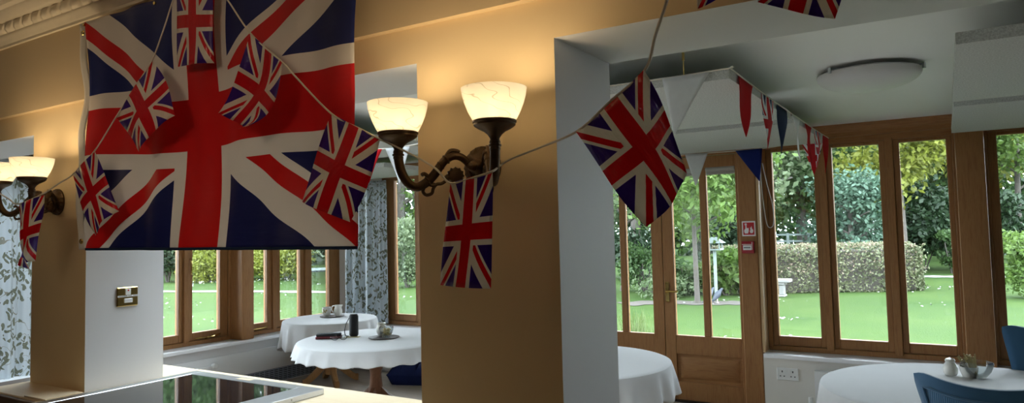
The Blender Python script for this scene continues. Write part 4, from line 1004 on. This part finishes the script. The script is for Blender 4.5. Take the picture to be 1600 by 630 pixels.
# ------------------------------------------------------------------ blue chairs
def make_chair(lbl):
    t = thing('dining_chair', lbl, 'chair', group='blue ribbed chairs')        # local: sitter faces +y, back at y=0
    Wd, zb, zt = .27, .36, .885
    def half(z):                                                               # half width of the flared back
        s = (z-zb)/(zt-zb); return .185+.085*s**1.6
    def top(u): return zt+.018*abs(u)**2.2-.022*(1-abs(u)**2)
    def mid(u, s):
        z = zb+(top(u)-.022*max(0, (abs(u)-.80)/.2)**2-zb)*s; hw = .185+.088*s**2.2-.014*s**14
        x = u*hw; y = .12*abs(u)**2.2*(.5+.5*s)-.085*s+.02; return V(x, y, z)
    def shell(th, inset=0.):
        bm = bmesh.new(); nu, nv = 28, 18; Fr, Bk = [], []
        for j in range(nv+1):
            for i in range(nu+1):
                u = (-1+2*i/nu)*(1-inset); s = (j/nv)*(1-inset)+inset*.02
                e = 1-max(abs(u)/(1-inset), 0)**10; e2 = 1-max(0, (s-.9)/.1)**3*1.; k = max(.25, e*.8+.2)*max(.3, e2)
                m = mid(u, s); Fr.append(bm.verts.new(m+V(0, th*k, 0))); Bk.append(bm.verts.new(m-V(0, th*k, 0)))
        w = nu+1
        for j in range(nv):
            for i in range(nu):
                a, b, c, d = j*w+i, j*w+i+1, (j+1)*w+i+1, (j+1)*w+i
                bm.faces.new((Fr[a], Fr[b], Fr[c], Fr[d])); bm.faces.new((Bk[d], Bk[c], Bk[b], Bk[a]))
        for i in range(nu):
            bm.faces.new((Fr[i+1], Fr[i], Bk[i], Bk[i+1])); q = nv*w+i; bm.faces.new((Fr[q], Fr[q+1], Bk[q+1], Bk[q]))
        for j in range(nv):
            a, b = j*w, (j+1)*w; bm.faces.new((Fr[a], Fr[b], Bk[b], Bk[a])); a += nu; b += nu; bm.faces.new((Fr[b], Fr[a], Bk[a], Bk[b]))
        return bm
    obj('backrest', shell(.034), M['velvet_plain'], t)
    bm = bmesh.new(); nu, nv = 28, 16; g = []
    for j in range(nv+1):
        for i in range(nu+1):
            u = (-1+2*i/nu)*.88; s = .02+.88*j/nv; e = min(1, (1-abs(u)/.88)*8, (1-j/nv)*8); g.append(bm.verts.new(mid(u, s)-V(0, .033+.006*max(0, e), 0)))
    for j in range(nv):
        for i in range(nu): a = j*(nu+1)+i; bm.faces.new((g[a], g[a+1], g[a+nu+2], g[a+nu+1]))
    obj('ribbed_panel', bm, M['velvet'], t)
    for off in (.034, -.034) if False else (-.0375,):
        pts = [mid(-.9, .03+.87*i/14)+V(0, off, 0) for i in range(14)]+[mid(-.9+1.8*i/24, .905)+V(0, off, 0) for i in range(25)]+[mid(.9, .9-.87*i/14)+V(0, off, 0) for i in range(1, 15)]
        bm = bmesh.new(); add_tube(bm, pts, .005, 6); obj('piping', bm, M['velvet_plain'], t)
    bm = bmesh.new(); add_box(bm, -.22, .22, .02, .42, .33, .41, .03, 4); obj('seat', bm, M['velvet'], t)
    for x, y in ((-.19, .05), (.19, .05), (-.19, .38), (.19, .38)):
        bm = bmesh.new(); add_tube(bm, [(x*1.06, y+(-.03 if y < .1 else .01), 0), (x, y, .335)], [.013, .02], 10); obj('leg', bm, M['table_dark'], t)
    return t
ch = make_chair('blue ribbed chair with its back to the camera at lower right'); ch.location = (.12, 3.26, 0); ch.rotation_euler = (0, 0, .03)
ch2 = copy_tree(ch); ch2['label'] = 'blue ribbed chair at right edge, beyond the right table by the window'; ch2.location = (.495, 4.84, 0); ch2.rotation_euler = (0, 0, 2.55)

# ------------------------------------------------------------------ garden
GZ = -.15
bm = bmesh.new(); n = 60
def gz(x, y): return GZ+.02*math.sin(x*.31)*math.sin(y*.27)
g = [[bm.verts.new((-60+120*i/n, -10+70*j/n, GZ)) for i in range(n+1)] for j in range(n+1)]
for j in range(n):
    for i in range(n): bm.faces.new((g[j][i], g[j][i+1], g[j+1][i+1], g[j+1][i]))
struct('lawn', bm, M['lawn'])
def strip(name, pts, w, mat, z):
    P = smooth_path(pts, 8); bm = bmesh.new(); prev = None
    for i, p in enumerate(P):
        d = (P[min(i+1, len(P)-1)]-P[max(i-1, 0)]).normalized(); nrm = V(-d.y, d.x, 0)
        wv = w*(1+.15*math.sin(i*1.3)); a = [bm.verts.new(p+nrm*wv/2+V(0, 0, z)), bm.verts.new(p-nrm*wv/2+V(0, 0, z))]
        if prev: bm.faces.new((prev[0], prev[1], a[1], a[0]))
        prev = a
    return struct(name, bm, mat)
def gr(x, y, z=GZ): p = at_z(x, y, z); return p
strip('garden_path', [gr(140, 455.5), gr(270, 456), gr(400, 456), gr(520, 457), gr(600, 455)], .55, M['path'], .012)
strip('gravel_path', [gr(1380, 432.5), gr(1440, 432.5), gr(1500, 433), gr(1590, 433.5), gr(1700, 434)], .75, M['path'], .012)
strip('soil_bed', [gr(975, 476), gr(1030, 473), gr(1090, 474), (gr(1140, 474)), gr(1175, 474)], .75, M['soil'], .01)

def leaf_mesh(name, centers, size, mat, parent=None, aspect=.55, up=0., jitter=.35):
    n = len(centers); c = np.asarray(centers, float)
    nr = rng.normal(size=(n, 3)); nr[:, 2] += up; nr /= np.linalg.norm(nr, axis=1)[:, None]
    t = np.cross(nr, rng.normal(size=(n, 3))); t /= np.linalg.norm(t, axis=1)[:, None]; b = np.cross(nr, t)
    s = size*(1-jitter+2*jitter*rng.random(n))[:, None]
    v = np.stack([c-t*s*.5, c+b*s*aspect*.5+nr*s*.06, c+t*s*.5, c-b*s*aspect*.5+nr*s*.06], 1).reshape(-1, 3)
    me = bpy.data.meshes.new(name); me.vertices.add(4*n); me.vertices.foreach_set('co', v.ravel())
    me.loops.add(4*n); me.loops.foreach_set('vertex_index', np.arange(4*n)); me.polygons.add(n)
    me.polygons.foreach_set('loop_start', np.arange(0, 4*n, 4)); me.polygons.foreach_set('loop_total', np.full(n, 4)); me.update(calc_edges=True)
    me.materials.append(mat); o = bpy.data.objects.new(name, me); C.objects.link(o)
    if parent: o.parent = parent
    return o
def blob_pts(n, blobs, shell=.5, zmin=None):
    w = np.array([b[3]*b[4]*b[5] for b in blobs])**.67; idx = rng.choice(len(blobs), n, p=w/w.sum()); B = np.array(blobs)[idx]
    d = rng.normal(size=(n, 3)); d /= np.linalg.norm(d, axis=1)[:, None]; r = (shell+(1-shell)*rng.random(n))[:, None]*(1+.12*rng.normal(size=(n, 1)))
    p = B[:, :3]+d*r*B[:, 3:]
    if zmin is not None: p = p[p[:, 2] > zmin]
    return p
def crown_blobs(cx, cy, cz, rx, rz, k, s=.45):
    out = []
    for i in range(k):
        a = rng.random()*6.283; q = rng.random()**.5*.75; h = rng.uniform(-.8, .85)
        f = math.sqrt(max(.05, 1-h*h)); r = rx*s*rng.uniform(.7, 1.15)
        out.append((cx+rx*q*f*math.cos(a), cy+rx*q*f*math.sin(a), cz+rz*h, r, r, r*.8))
    return out
def add_trunk(t, h, r, lean=0., branches=5, crown=1.):
    bm = bmesh.new(); pts = smooth_path([(0, 0, -.05), (lean*.3, 0, h*.35), (lean*.7, .03, h*.7), (lean, 0, h)], 5)
    add_tube(bm, pts, [r*(1.25 if i == 0 else 1)*(1-.55*i/len(pts)) for i in range(len(pts))], 10)
    obj('trunk', bm, M['bark'], t)
    for k in range(branches):
        a = k*2.4+.5; z0 = h*(.45+.5*k/max(1, branches)); bm = bmesh.new(); e = crown*(.5+.3*rng.random())
        add_tube(bm, smooth_path([(lean*z0/h, 0, z0), (lean*z0/h+.4*e*math.cos(a), .4*e*math.sin(a), z0+.25*e), (lean*z0/h+e*math.cos(a), e*math.sin(a), z0+.42*e)], 4), [r*.4*(1-.07*i) for i in range(9)], 6)
        obj('branch', bm, M['bark'], t)
def tree(nm, lbl, cat, x, y, h, rx, mat, n, size, trunk=.14, base=.25, k=14, group=None, lean=0., br=5):
    t = thing(nm, lbl, cat, (x, y, GZ), 0, group)
    cz = h*(base+1)/2; rz = h*(1-base)/2
    pts = blob_pts(n, crown_blobs(0, 0, cz, rx, rz, k), .35, .05)
    leaf_mesh('foliage', pts, size, L[mat], t)
    if trunk: add_trunk(t, h*.75, trunk, lean, br, rx)
    return t
def shrub(nm, lbl, cat, x, y, h, rx, mat, n, size, group=None, k=9, ry=None):
    t = thing(nm, lbl, cat, (x, y, GZ), 0, group)
    bl = [(b[0], b[1]*((ry or rx)/rx), max(b[2], b[5]*.6), b[3], b[4], b[5]) for b in crown_blobs(0, 0, h*.48, rx*.8, h*.36, k, .5)]
    leaf_mesh('foliage', blob_pts(n, bl, .4, .0), size, L[mat], t)
    bm = bmesh.new()
    for i in range(5):
        a = i*1.26; add_tube(bm, [(0.03*math.cos(a), .03*math.sin(a), -.02), (rx*.35*math.cos(a), rx*.35*math.sin(a), h*.55)], [.025, .012], 5)
    obj('stems', bm, M['bark'], t); return t
def dirx(px, Y): return at(px, 380, Y).x
# beds and shrubs nearest first
t = tree('young_tree', 'slim tree with drooping fresh leaves on the lawn behind garden doors', 'tree', gr(1090, 474).x, gr(1090, 474).y, 4.6, 1.8, 'fresh', 7000, .15, .06, .34, 22, lean=-.05)
tree('leafy_tree', 'leafy light green tree outside the left garden door', 'tree', dirx(968, 17), 17.2, 5.0, 1.9, 'pale', 4200, .18, .09, .2, 16)
shrub('broadleaf_shrub', 'low broad-leaved shrub behind the pigeon, right door pane', 'shrub', dirx(1128, 16.6), 16.8, 1.05, .95, 'fresh', 1500, .19)
shrub('broadleaf_shrub', 'low broad-leaved shrub left of slim trunk, right door leaf', 'shrub', dirx(1062, 16.5), 16.6, 1.2, 1.0, 'mid', 1600, .16)
shrub('round_shrub', 'rounded dark shrub seen low in the left garden door pane', 'shrub', dirx(1004, 17), 17.0, 1.35, 1.0, 'mid', 1900, .10)
shrub('ground_cover_plant', 'low pale ground cover at the lawn edge behind doors', 'plant', dirx(1030, 15.8), 15.9, .42, 1.2, 'pale', 1100, .10)
def tuft(lbl, x, y, h, n, r):
    bm = bmesh.new(); rr = random.Random(n)
    for k in range(n):
        a = rr.random()*6.28; q = rr.random()**.5*r; b = V(q*math.cos(a), q*math.sin(a), 0); e = b+V(rr.uniform(-.16, .16), rr.uniform(-.16, .16), h*rr.uniform(.6, 1)); m = (b+e)/2+V(0, 0, h*.12); w = V(math.cos(a+1.5), math.sin(a+1.5), 0)*.006
        v = [bm.verts.new(p) for p in (b-w, b+w, m+w*.8, m-w*.8, e)]; bm.faces.new((v[0], v[1], v[2], v[3])); bm.faces.new((v[3], v[2], v[4]))
    o = obj('grass_tuft', bm, L['grass'], None, False); o.location = (x, y, GZ); return tag(o, lbl, 'grass')
q = gr(992, 522); tuft('clump of long pale grass outside the left door pane', q.x, q.y, .42, 130, .42)
# pigeons
def pigeon(lbl, x, y, rz, s=1.):
    t = thing('pigeon', lbl, 'bird', (x, y, GZ+.012), rz)
    bm = bmesh.new()
    prof = [(0, -.17), (.018, -.16), (.030, -.12), (.052, -.06), (.064, 0), (.060, .05), (.045, .085), (.034, .115), (.028, .14), (.027, .155), (.020, .175), (.007, .185), (0, .19)]
    for i in range(len(prof)): pass
    add_lathe(bm, prof, (0, 0, 0), 18, axis='x'); R_ = Matrix.Rotation(-math.radians(52), 3, 'Y'); bmesh.ops.rotate(bm, verts=bm.verts[:], cent=(0, 0, 0), matrix=R_); bmesh.ops.translate(bm, verts=bm.verts[:], vec=(0, 0, .165))
    obj('body', bm, M['feather'], t)
    bm = bmesh.new(); add_box(bm, -.022, .022, -.025, .025, -.004, .004, .003, 1)
    bmesh.ops.scale(bm, vec=(3.2, 1, 1), verts=bm.verts[:]); bmesh.ops.rotate(bm, verts=bm.verts[:], cent=(0, 0, 0), matrix=Matrix.Rotation(-math.radians(40), 3, 'Y')); bmesh.ops.translate(bm, verts=bm.verts[:], vec=(-.125, 0, .045)); obj('tail', bm, M['feather'], t)
    for sy in (-1, 1):
        bm = bmesh.new(); add_lathe(bm, [(0, -.12), (.02, -.09), (.036, -.02), (.034, .04), (.018, .07), (0, .08)], (0, 0, 0), 12, axis='x'); bmesh.ops.scale(bm, vec=(1, .35, 1), verts=bm.verts[:]); bmesh.ops.rotate(bm, verts=bm.verts[:], cent=(0, 0, 0), matrix=R_); bmesh.ops.translate(bm, verts=bm.verts[:], vec=(-.01, sy*.056, .155)); obj('wing', bm, M['slot'] if False else M['feather'], t)
        bm = bmesh.new(); add_tube(bm, [(.0, sy*.022, .09), (.004, sy*.022, 0)], .005, 6)
        for a in (-.5, 0, .5): add_tube(bm, [(.004, sy*.022, .003), (.004+.03*math.cos(a), sy*.022+.03*math.sin(a), .003)], .003, 5)
        obj('leg', bm, M['pink'], t)
    bm = bmesh.new(); add_tube(bm, [(.128, 0, .300), (.152, 0, .292)], [.006, .001], 6); obj('beak', bm, M['tray'], t)
    return t
q = gr(1121, 474.5); pigeon('grey-blue pigeon standing on the soil strip, right door pane', q.x, q.y, .5)
q = gr(1109, 473); pigeon('second pigeon partly behind the glazing bar, left of first', q.x, q.y, .9)
# bird table
q = V(dirx(1116, 15.9), 15.9, GZ)
t = thing('bird_table', 'grey-green wooden bird table with pitched roof among the shrubs', 'bird table', q)
bm = bmesh.new(); add_box(bm, -.03, .03, -.03, .03, -.05, 1.10, .006, 1); obj('post', bm, M['greypaint'], t)
bm = bmesh.new(); add_box(bm, -.17, .17, -.15, .15, 1.10, 1.125, .004, 1)
for a in (-.17, .16): add_box(bm, a, a+.01, -.15, .15, 1.125, 1.15)
obj('platform', bm, M['greypaint'], t)
for x, y in ((-.14, -.12), (.14, -.12), (-.14, .12), (.14, .12)):
    bm = bmesh.new(); add_box(bm, x-.012, x+.012, y-.012, y+.012, 1.125, 1.27); obj('roof_post', bm, M['greypaint'], t)
bm = bmesh.new(); add_prism(bm, [(-.2, -.19, 1.265), (.2, -.19, 1.265), (.2, -.17, 1.262), (0, 0, 1.385), (0, 0, 1.40)][:2]+[(.06, 0, 1.40), (-.06, 0, 1.40)], (0, .0, .012))
v = [(-.21, -.2, 1.265), (.21, -.2, 1.265), (.21, .2, 1.265), (-.21, .2, 1.265), (-.06, 0, 1.40), (.06, 0, 1.40)]
bm.free(); bm = bmesh.new(); b = [bm.verts.new(p) for p in v]
for f in ((0, 1, 5, 4), (1, 2, 5), (2, 3, 4, 5), (3, 0, 4), (3, 2, 1, 0)): bm.faces.new([b[i] for i in f])
obj('roof', bm, M['greypaint'], t)
# stone bench
a, b = at(1200, 440, 16.9), at(1236, 440, 16.9)
t = thing('stone_bench', 'weathered stone garden bench in front of the clipped hedge', 'bench', (b.x-.62, 16.9, GZ))
bm = bmesh.new(); add_box(bm, -.62, .62, -.19, .19, .335, .40, .02, 2); obj('seat', bm, M['stone'], t)
for x in (-.42, .42):
    bm = bmesh.new(); add_box(bm, x-.08, x+.08, -.15, .15, 0, .05, .012, 1); add_box(bm, x-.055, x+.055, -.11, .11, .05, .27, .012, 1); add_box(bm, x-.085, x+.085, -.15, .15, .27, .335, .015, 1); obj('pedestal', bm, M['stone'], t)
# clipped hedge
P0, P1 = V(-4.9, 17.6, GZ), V(-.75, 19.9, GZ); d = (P1-P0); LN = d.length; ang = math.atan2(d.y, d.x)
t = thing('clipped_hedge', 'long clipped garden hedge with reddish new tips across the lawn', 'hedge', P0, ang)
def hedge_pts(n, zlo, zhi, top_only=False):
    HT = 1.12; W = 1.5; p = []
    while len(p) < n:
        x = rng.random()*LN; y = (rng.random()-.5)*W; z = rng.random()*HT; f = rng.random()
        if top_only: z = HT+abs(rng.normal())*.035-.02
        elif f < .35: z = HT+rng.normal()*.025
        elif f < .82: y = -W/2+rng.normal()*.035
        else: x = LN+rng.normal()*.04
        r = .28
        ex = max(0, x-(LN-r))/r; ez = max(0, z-(HT-r))/r; ey = max(0, abs(y)-(W/2-r))/r
        if ex*ex+ez*ez+ey*ey > 1.15 and rng.random() < .9: 
            k = 1/math.sqrt(ex*ex+ez*ez+ey*ey); 
            if ex: x = LN-r+ex*r*k
            if ez: z = HT-r+ez*r*k
            if ey: y = math.copysign(W/2-r+ey*r*k, y)
        if zlo <= z <= zhi: p.append((x, y+.05*math.sin(x*3), max(.02, z)))
    return np.array(p)
leaf_mesh('foliage', hedge_pts(9500, 0, 2), .075, L['hedge'], t); leaf_mesh('new_tips', hedge_pts(2600, .9, 2, True), .06, L['hedgetip'], t); leaf_mesh('new_tips', hedge_pts(1500, .45, 1.2), .06, L['hedgetip'], t)
bm = bmesh.new(); add_box(bm, .2, LN-.2, -.6, .6, 0, .98, .1, 2); obj('twig_core', bm, M['bark'], t)
bm = bmesh.new(); add_tube(bm, [(0.3, .0, 1.2), (LN*.75, .0, 1.24)], .02, 5)
bm.free()
# specimen trees and shrubs behind the hedge
tree('blue_conifer', 'blue-green conifer behind the hedge, middle window pane', 'conifer', dirx(1330, 23), 23, 3.1, 1.55, 'conifer', 5200, .15, .1, .05, 18)
tree('tall_tree', 'tall mid-green tree behind the hedge, first garden window pane', 'tree', dirx(1232, 24), 26.6, 8.2, 2.6, 'mid', 6200, .22, .2, .12, 22, 'trees beyond the hedge')
tree('tall_tree', 'tall dark-leaved tree rising above the blue-green conifer', 'tree', dirx(1345, 28), 28.5, 8.8, 3.0, 'mid', 6200, .24, .22, .15, 22, 'trees beyond the hedge')
tree('maple', 'yellow-green maple with stout trunk, third garden window pane', 'tree', dirx(1408, 24.8), 24.8, 6.2, 2.2, 'lime', 4800, .20, .22, .40, 18, lean=-.05, br=0)
shrub('rhododendron', 'dark glossy evergreen bush beyond the path, third window pane', 'shrub', dirx(1442, 27), 27.5, 3.4, 2.1, 'dark', 5200, .19, k=14)
shrub('rhododendron', 'dark evergreen bush at right, left of the bright round bush', 'shrub', dirx(1545, 27), 27.8, 3.2, 1.5, 'dark', 3800, .19, k=12)
shrub('small_shrub', 'pale small shrub in front of the dark evergreen bush', 'shrub', dirx(1486, 25.8), 25.9, 1.75, .6, 'mid', 1300, .12)
q = gr(1606, 466); shrub('bright_bush', 'bright fresh-green rounded bush on lawn at the right edge', 'shrub', q.x+.1, q.y, 1.62, 1.05, 'fresh', 4200, .10, k=14)
tree('birch', 'slender pale-trunked tree above the bright bush, right window', 'tree', dirx(1592, 29), 29, 7.8, 1.9, 'fresh', 3600, .21, .11, .30, 16, lean=.15)
tree('tall_tree', 'tall tree with yellowish leaves at upper right window', 'tree', dirx(1530, 33), 33, 9.5, 3.2, 'lime', 5200, .26, .2, .2, 20, 'trees beyond the hedge')
tree('tall_tree', 'tall green tree beyond the hedge right of the maple', 'tree', dirx(1478, 35), 35, 9.5, 3.3, 'mid', 5200, .27, .2, .15, 20, 'trees beyond the hedge')
tree('tall_tree', 'broad pale green tree behind the slim tree and garden doors', 'tree', dirx(1085, 22), 22.5, 7.5, 2.6, 'fresh', 5600, .22, .18, .1, 20, 'trees beyond the hedge')
tree('tall_tree', 'broad green tree between the garden doors and first window', 'tree', dirx(1165, 23), 23.5, 7.6, 2.3, 'pale', 5200, .22, .18, .1, 20, 'trees beyond the hedge')
shrub('rhododendron', 'dark evergreen undergrowth behind the bird table', 'shrub', dirx(1140, 20.5), 20.6, 2.3, 1.6, 'dark', 3000, .16, k=12)
tree('dark_tree', 'dark evergreen tree at the back of the left garden door view', 'tree', dirx(985, 21), 21.5, 6.2, 2.3, 'dark', 5600, .2, .2, .03, 20)
# left window and corner window views
def polar(px, dist):
    d = ray(px, 400); d.z = 0; d.normalize(); return d*dist
def ptree(nm, lbl, cat, px, dist, *a, **k): q = polar(px, dist); return tree(nm, lbl, cat, q.x, q.y, *a, **k)
def pshrub(nm, lbl, cat, px, dist, *a, **k): q = polar(px, dist); return shrub(nm, lbl, cat, q.x, q.y, *a, **k)
pshrub('pale_shrub', 'pale blossom-green shrub seen through the narrow corner window', 'shrub', 636, 21.5, 2.3, 1.25, 'pale', 3600, .12, k=12)
ptree('tall_tree', 'tall bright green tree through the narrow corner window top', 'tree', 628, 27, 8.0, 2.6, 'fresh', 5200, .24, .2, .1, 20, group='trees across the side lawn')
ptree('tall_tree', 'green tree seen left of the leaf-print corner curtain', 'tree', 520, 31, 10.5, 3.0, 'pale', 5200, .25, .2, .08, 20, group='trees across the side lawn')
pshrub('yew_bush', 'dark conifer bush at the left of the left window', 'shrub', 262, 29.5, 3.3, 1.35, 'dark', 4200, .15, k=12)
pshrub('golden_shrub', 'low golden-green spreading shrub in the second left pane', 'shrub', 326, 28.5, 1.55, 1.75, 'lime', 3600, .13, k=12)
pshrub('golden_shrub', 'low golden-green spreading shrub beyond the left window post', 'shrub', 448, 27.5, 1.5, 1.7, 'lime', 3600, .13, k=12)
pshrub('golden_shrub', 'low golden-green shrub half hidden by the left window post', 'shrub', 392, 29, 1.6, 1.3, 'lime', 2600, .13, k=10)
ptree('spreading_tree', 'mid-green tree above golden shrub, second left pane', 'tree', 322, 33, 10.2, 3.0, 'mid', 6500, .27, .2, .05, 24, group='trees across the side lawn')
ptree('spreading_tree', 'fresh green tree behind the left window post', 'tree', 400, 34, 10.8, 3.0, 'fresh', 5200, .25, .2, .05, 20, group='trees across the side lawn')
ptree('spreading_tree', 'pale green tree behind shrubs right of the window post', 'tree', 462, 33, 10.0, 3.0, 'mid', 6500, .27, .2, .05, 24, group='trees across the side lawn')
ptree('spreading_tree', 'dark tree at the far left behind the conifer bush', 'tree', 240, 35, 10.0, 3.2, 'dark', 5200, .25, .2, .05, 20, group='trees across the side lawn')
q = polar(507, 25)
t = thing('garden_arbour', 'dark timber arbour frame with rails far across the side lawn', 'arbour', (q.x, q.y, GZ), 1.1)
for x in (-.7, .7):
    for y in (-.3, .3):
        bm = bmesh.new(); add_box(bm, x-.04, x+.04, y-.04, y+.04, 0, 1.7); obj('post', bm, M['feather'], t)
for z in (.45, 1.25, 1.6):
    bm = bmesh.new(); add_box(bm, -.8, .8, -.33, -.27, z, z+.06); add_box(bm, -.8, .8, .27, .33, z, z+.06); obj('rail', bm, M['greypaint'], t)
bm = bmesh.new(); add_box(bm, -.7, .7, -.26, .26, .40, .45); obj('seat', bm, M['feather'], t)
a, b = at(1199, 372, 24.2), at(1264, 372, 24.2)
t = thing('garden_rail', 'pale two-rail fence just showing above the hedge, first window pane', 'fence', (a.x, 24.2, GZ))
za, zb_ = at(1230, 367, 24.2).z-GZ, at(1230, 377, 24.2).z-GZ
for z in (za, zb_):
    bm = bmesh.new(); add_box(bm, -.1, b.x-a.x+.1, -.02, .02, z-.03, z+.03, .005, 1); obj('rail', bm, M['greypaint'], t)
for x in (0, (b.x-a.x)/2, b.x-a.x):
    bm = bmesh.new(); add_box(bm, x-.04, x+.04, -.04, .04, -.1, za+.05, .006, 1); obj('post', bm, M['greypaint'], t)
# far wood closing the view on every side: uncountable leaves
pts = []
for px in np.linspace(120, 2300, 150):
    d = ray(px, 400); d.z = 0; d.normalize()
    for k in range(400):
        D = 40+rng.random()*5; z = rng.random()**1.1*(12.5+1.5*math.sin(px*.013)+1.2*math.sin(px*.047)); pts.append((d.x*D+rng.normal()*.5, d.y*D+rng.normal()*.5, z+GZ))
pts = np.array(pts); o = leaf_mesh('woodland', pts, .52, L['mid']); o.data.materials.append(L['dark'])
o.data.polygons.foreach_set('material_index', (rng.random(len(pts)) < .5).astype(np.int32))
tag(o, 'continuous dark green woodland closing the far side of the garden', 'woodland', kind='stuff')
# daisies / fallen petals on the lawn
P = []
for k in range(28):
    cx = rng.uniform(-16, 4); cy = rng.uniform(8.5, 22); m = rng.integers(4, 22); s = rng.uniform(.1, .35)
    for i in range(m): P.append((cx+rng.normal()*s*1.6, cy+rng.normal()*s, GZ+.02))
for k in range(130):
    q = polar(rng.uniform(255, 500), rng.uniform(14, 27)); P.append((q.x, q.y, GZ+.03))
for k in range(160):
    q = polar(rng.uniform(290, 480), rng.uniform(26, 26.6)); P.append((q.x, q.y, GZ+.05+rng.random()*.1))
P = [p for p in P if not (p[0] > -6.4 and p[1] < 6.3)]
tag(leaf_mesh('daisies', P, .045, L['petal'], up=4, aspect=.9), 'white daisies and fallen petals scattered over the lawn', 'flowers', kind='stuff')
# outer shell of the house seen from the garden side
struct('roof', roof_slab(-6.7, XR+.4, YA1, 6.4, CZ+.121, CZ+.3), M['roof'])
for a in RL:
    rl = struct('added_roof_light', box(a[0]-.02, a[1]+.02, a[2]-.02, a[3]+.02, CZ+.31, CZ+.32), M['glass'])  # added glazing, out of view, lets extra daylight in
    bm = bmesh.new()
    for k in range(5): x = a[0]-.03+(a[1]-a[0]+.01)*k/4; add_box(bm, x, x+.05, a[2]-.03, a[3]+.03, CZ+.29, CZ+.36)
    for y in (a[2]-.04, a[3]): add_box(bm, a[0]-.03, a[1]+.03, y, y+.04, CZ+.29, CZ+.36)
    obj('bars', bm, M['white'], rl)

# ------------------------------------------------------------------ light
w = bpy.data.worlds.new('overcast_sky'); sc.world = w; w.use_nodes = True; nt = w.node_tree; nt.nodes.clear()
bg = nt.nodes.new('ShaderNodeBackground'); out = nt.nodes.new('ShaderNodeOutputWorld'); nt.links.new(bg.outputs[0], out.inputs[0])
bg.inputs[0].default_value = (.80, .90, 1, 1); bg.inputs[1].default_value = 12
def area(name, loc, rot, sx, sy, e, col):
    ld = bpy.data.lights.new(name, 'AREA'); ld.shape = 'RECTANGLE'; ld.size = sx; ld.size_y = sy; ld.energy = e; ld.color = col
    lo = bpy.data.objects.new(name, ld); C.objects.link(lo); lo.location = loc; lo.rotation_euler = rot; return lo
# portals help the sky find its way through the glazing
for nm, loc, rot, sx, sy in (('sky_portal', (.9, 6.2, 1.3), (PI/2, 0, PI), 4.4, 1.8), ('sky_portal', (-2.1, 6.2, 1.3), (PI/2, 0, PI), 1.4, 1.6), ('sky_portal', (-4.6, 6.2, 1.3), (PI/2, 0, PI), 1.6, 1.8), ('sky_portal', (-6.35, 4.2, 1.3), (PI/2, 0, PI/2*3), 3.6, 1.8), ('sky_portal', (-3.52, 2.36, CZ+.45), (0, 0, 0), 4.4, .72)):
    o = area(nm, loc, rot, sx, sy, 1, (1, 1, 1)); o.data.cycles.is_portal = True
# kitchen ceiling lamps (behind the camera)
for x, y in ((-2.5, -.7), (1.2, -1.0)):
    ld = bpy.data.lights.new('kitchen_ceiling_lamp', 'POINT'); ld.energy = 2.2; ld.color = (1, .70, .44); ld.shadow_soft_size = .12
    lo = bpy.data.objects.new('kitchen_ceiling_lamp', ld); C.objects.link(lo); lo.location = (x, y, KZ-.25)

ld = bpy.data.lights.new('kitchen_spotlight', 'SPOT'); ld.energy = 26; ld.color = (1, .78, .56); ld.spot_size = math.radians(50); ld.spot_blend = 1.; ld.shadow_soft_size = .35
lo = bpy.data.objects.new('kitchen_spotlight', ld); C.objects.link(lo); lo.location = (-1.5, -.75, KZ-.12)
lo.rotation_euler = (V(-2.15, 1.38, 1.78)-lo.location).to_track_quat('-Z', 'Y').to_euler()

sc.view_settings.view_transform = 'Standard'; sc.view_settings.look = 'None'; sc.view_settings.gamma = 1; sc.view_settings.use_curve_mapping = False
sc.view_settings.exposure = 0.65
cy_ = sc.cycles
cy_.use_denoising = True
try: cy_.denoiser = 'OPENIMAGEDENOISE'
except Exception: pass
cy_.max_bounces = 12; cy_.diffuse_bounces = 5; cy_.glossy_bounces = 5; cy_.transparent_max_bounces = 24; cy_.transmission_bounces = 6
cy_.caustics_reflective = False; cy_.caustics_refractive = False; cy_.sample_clamp_indirect = 6
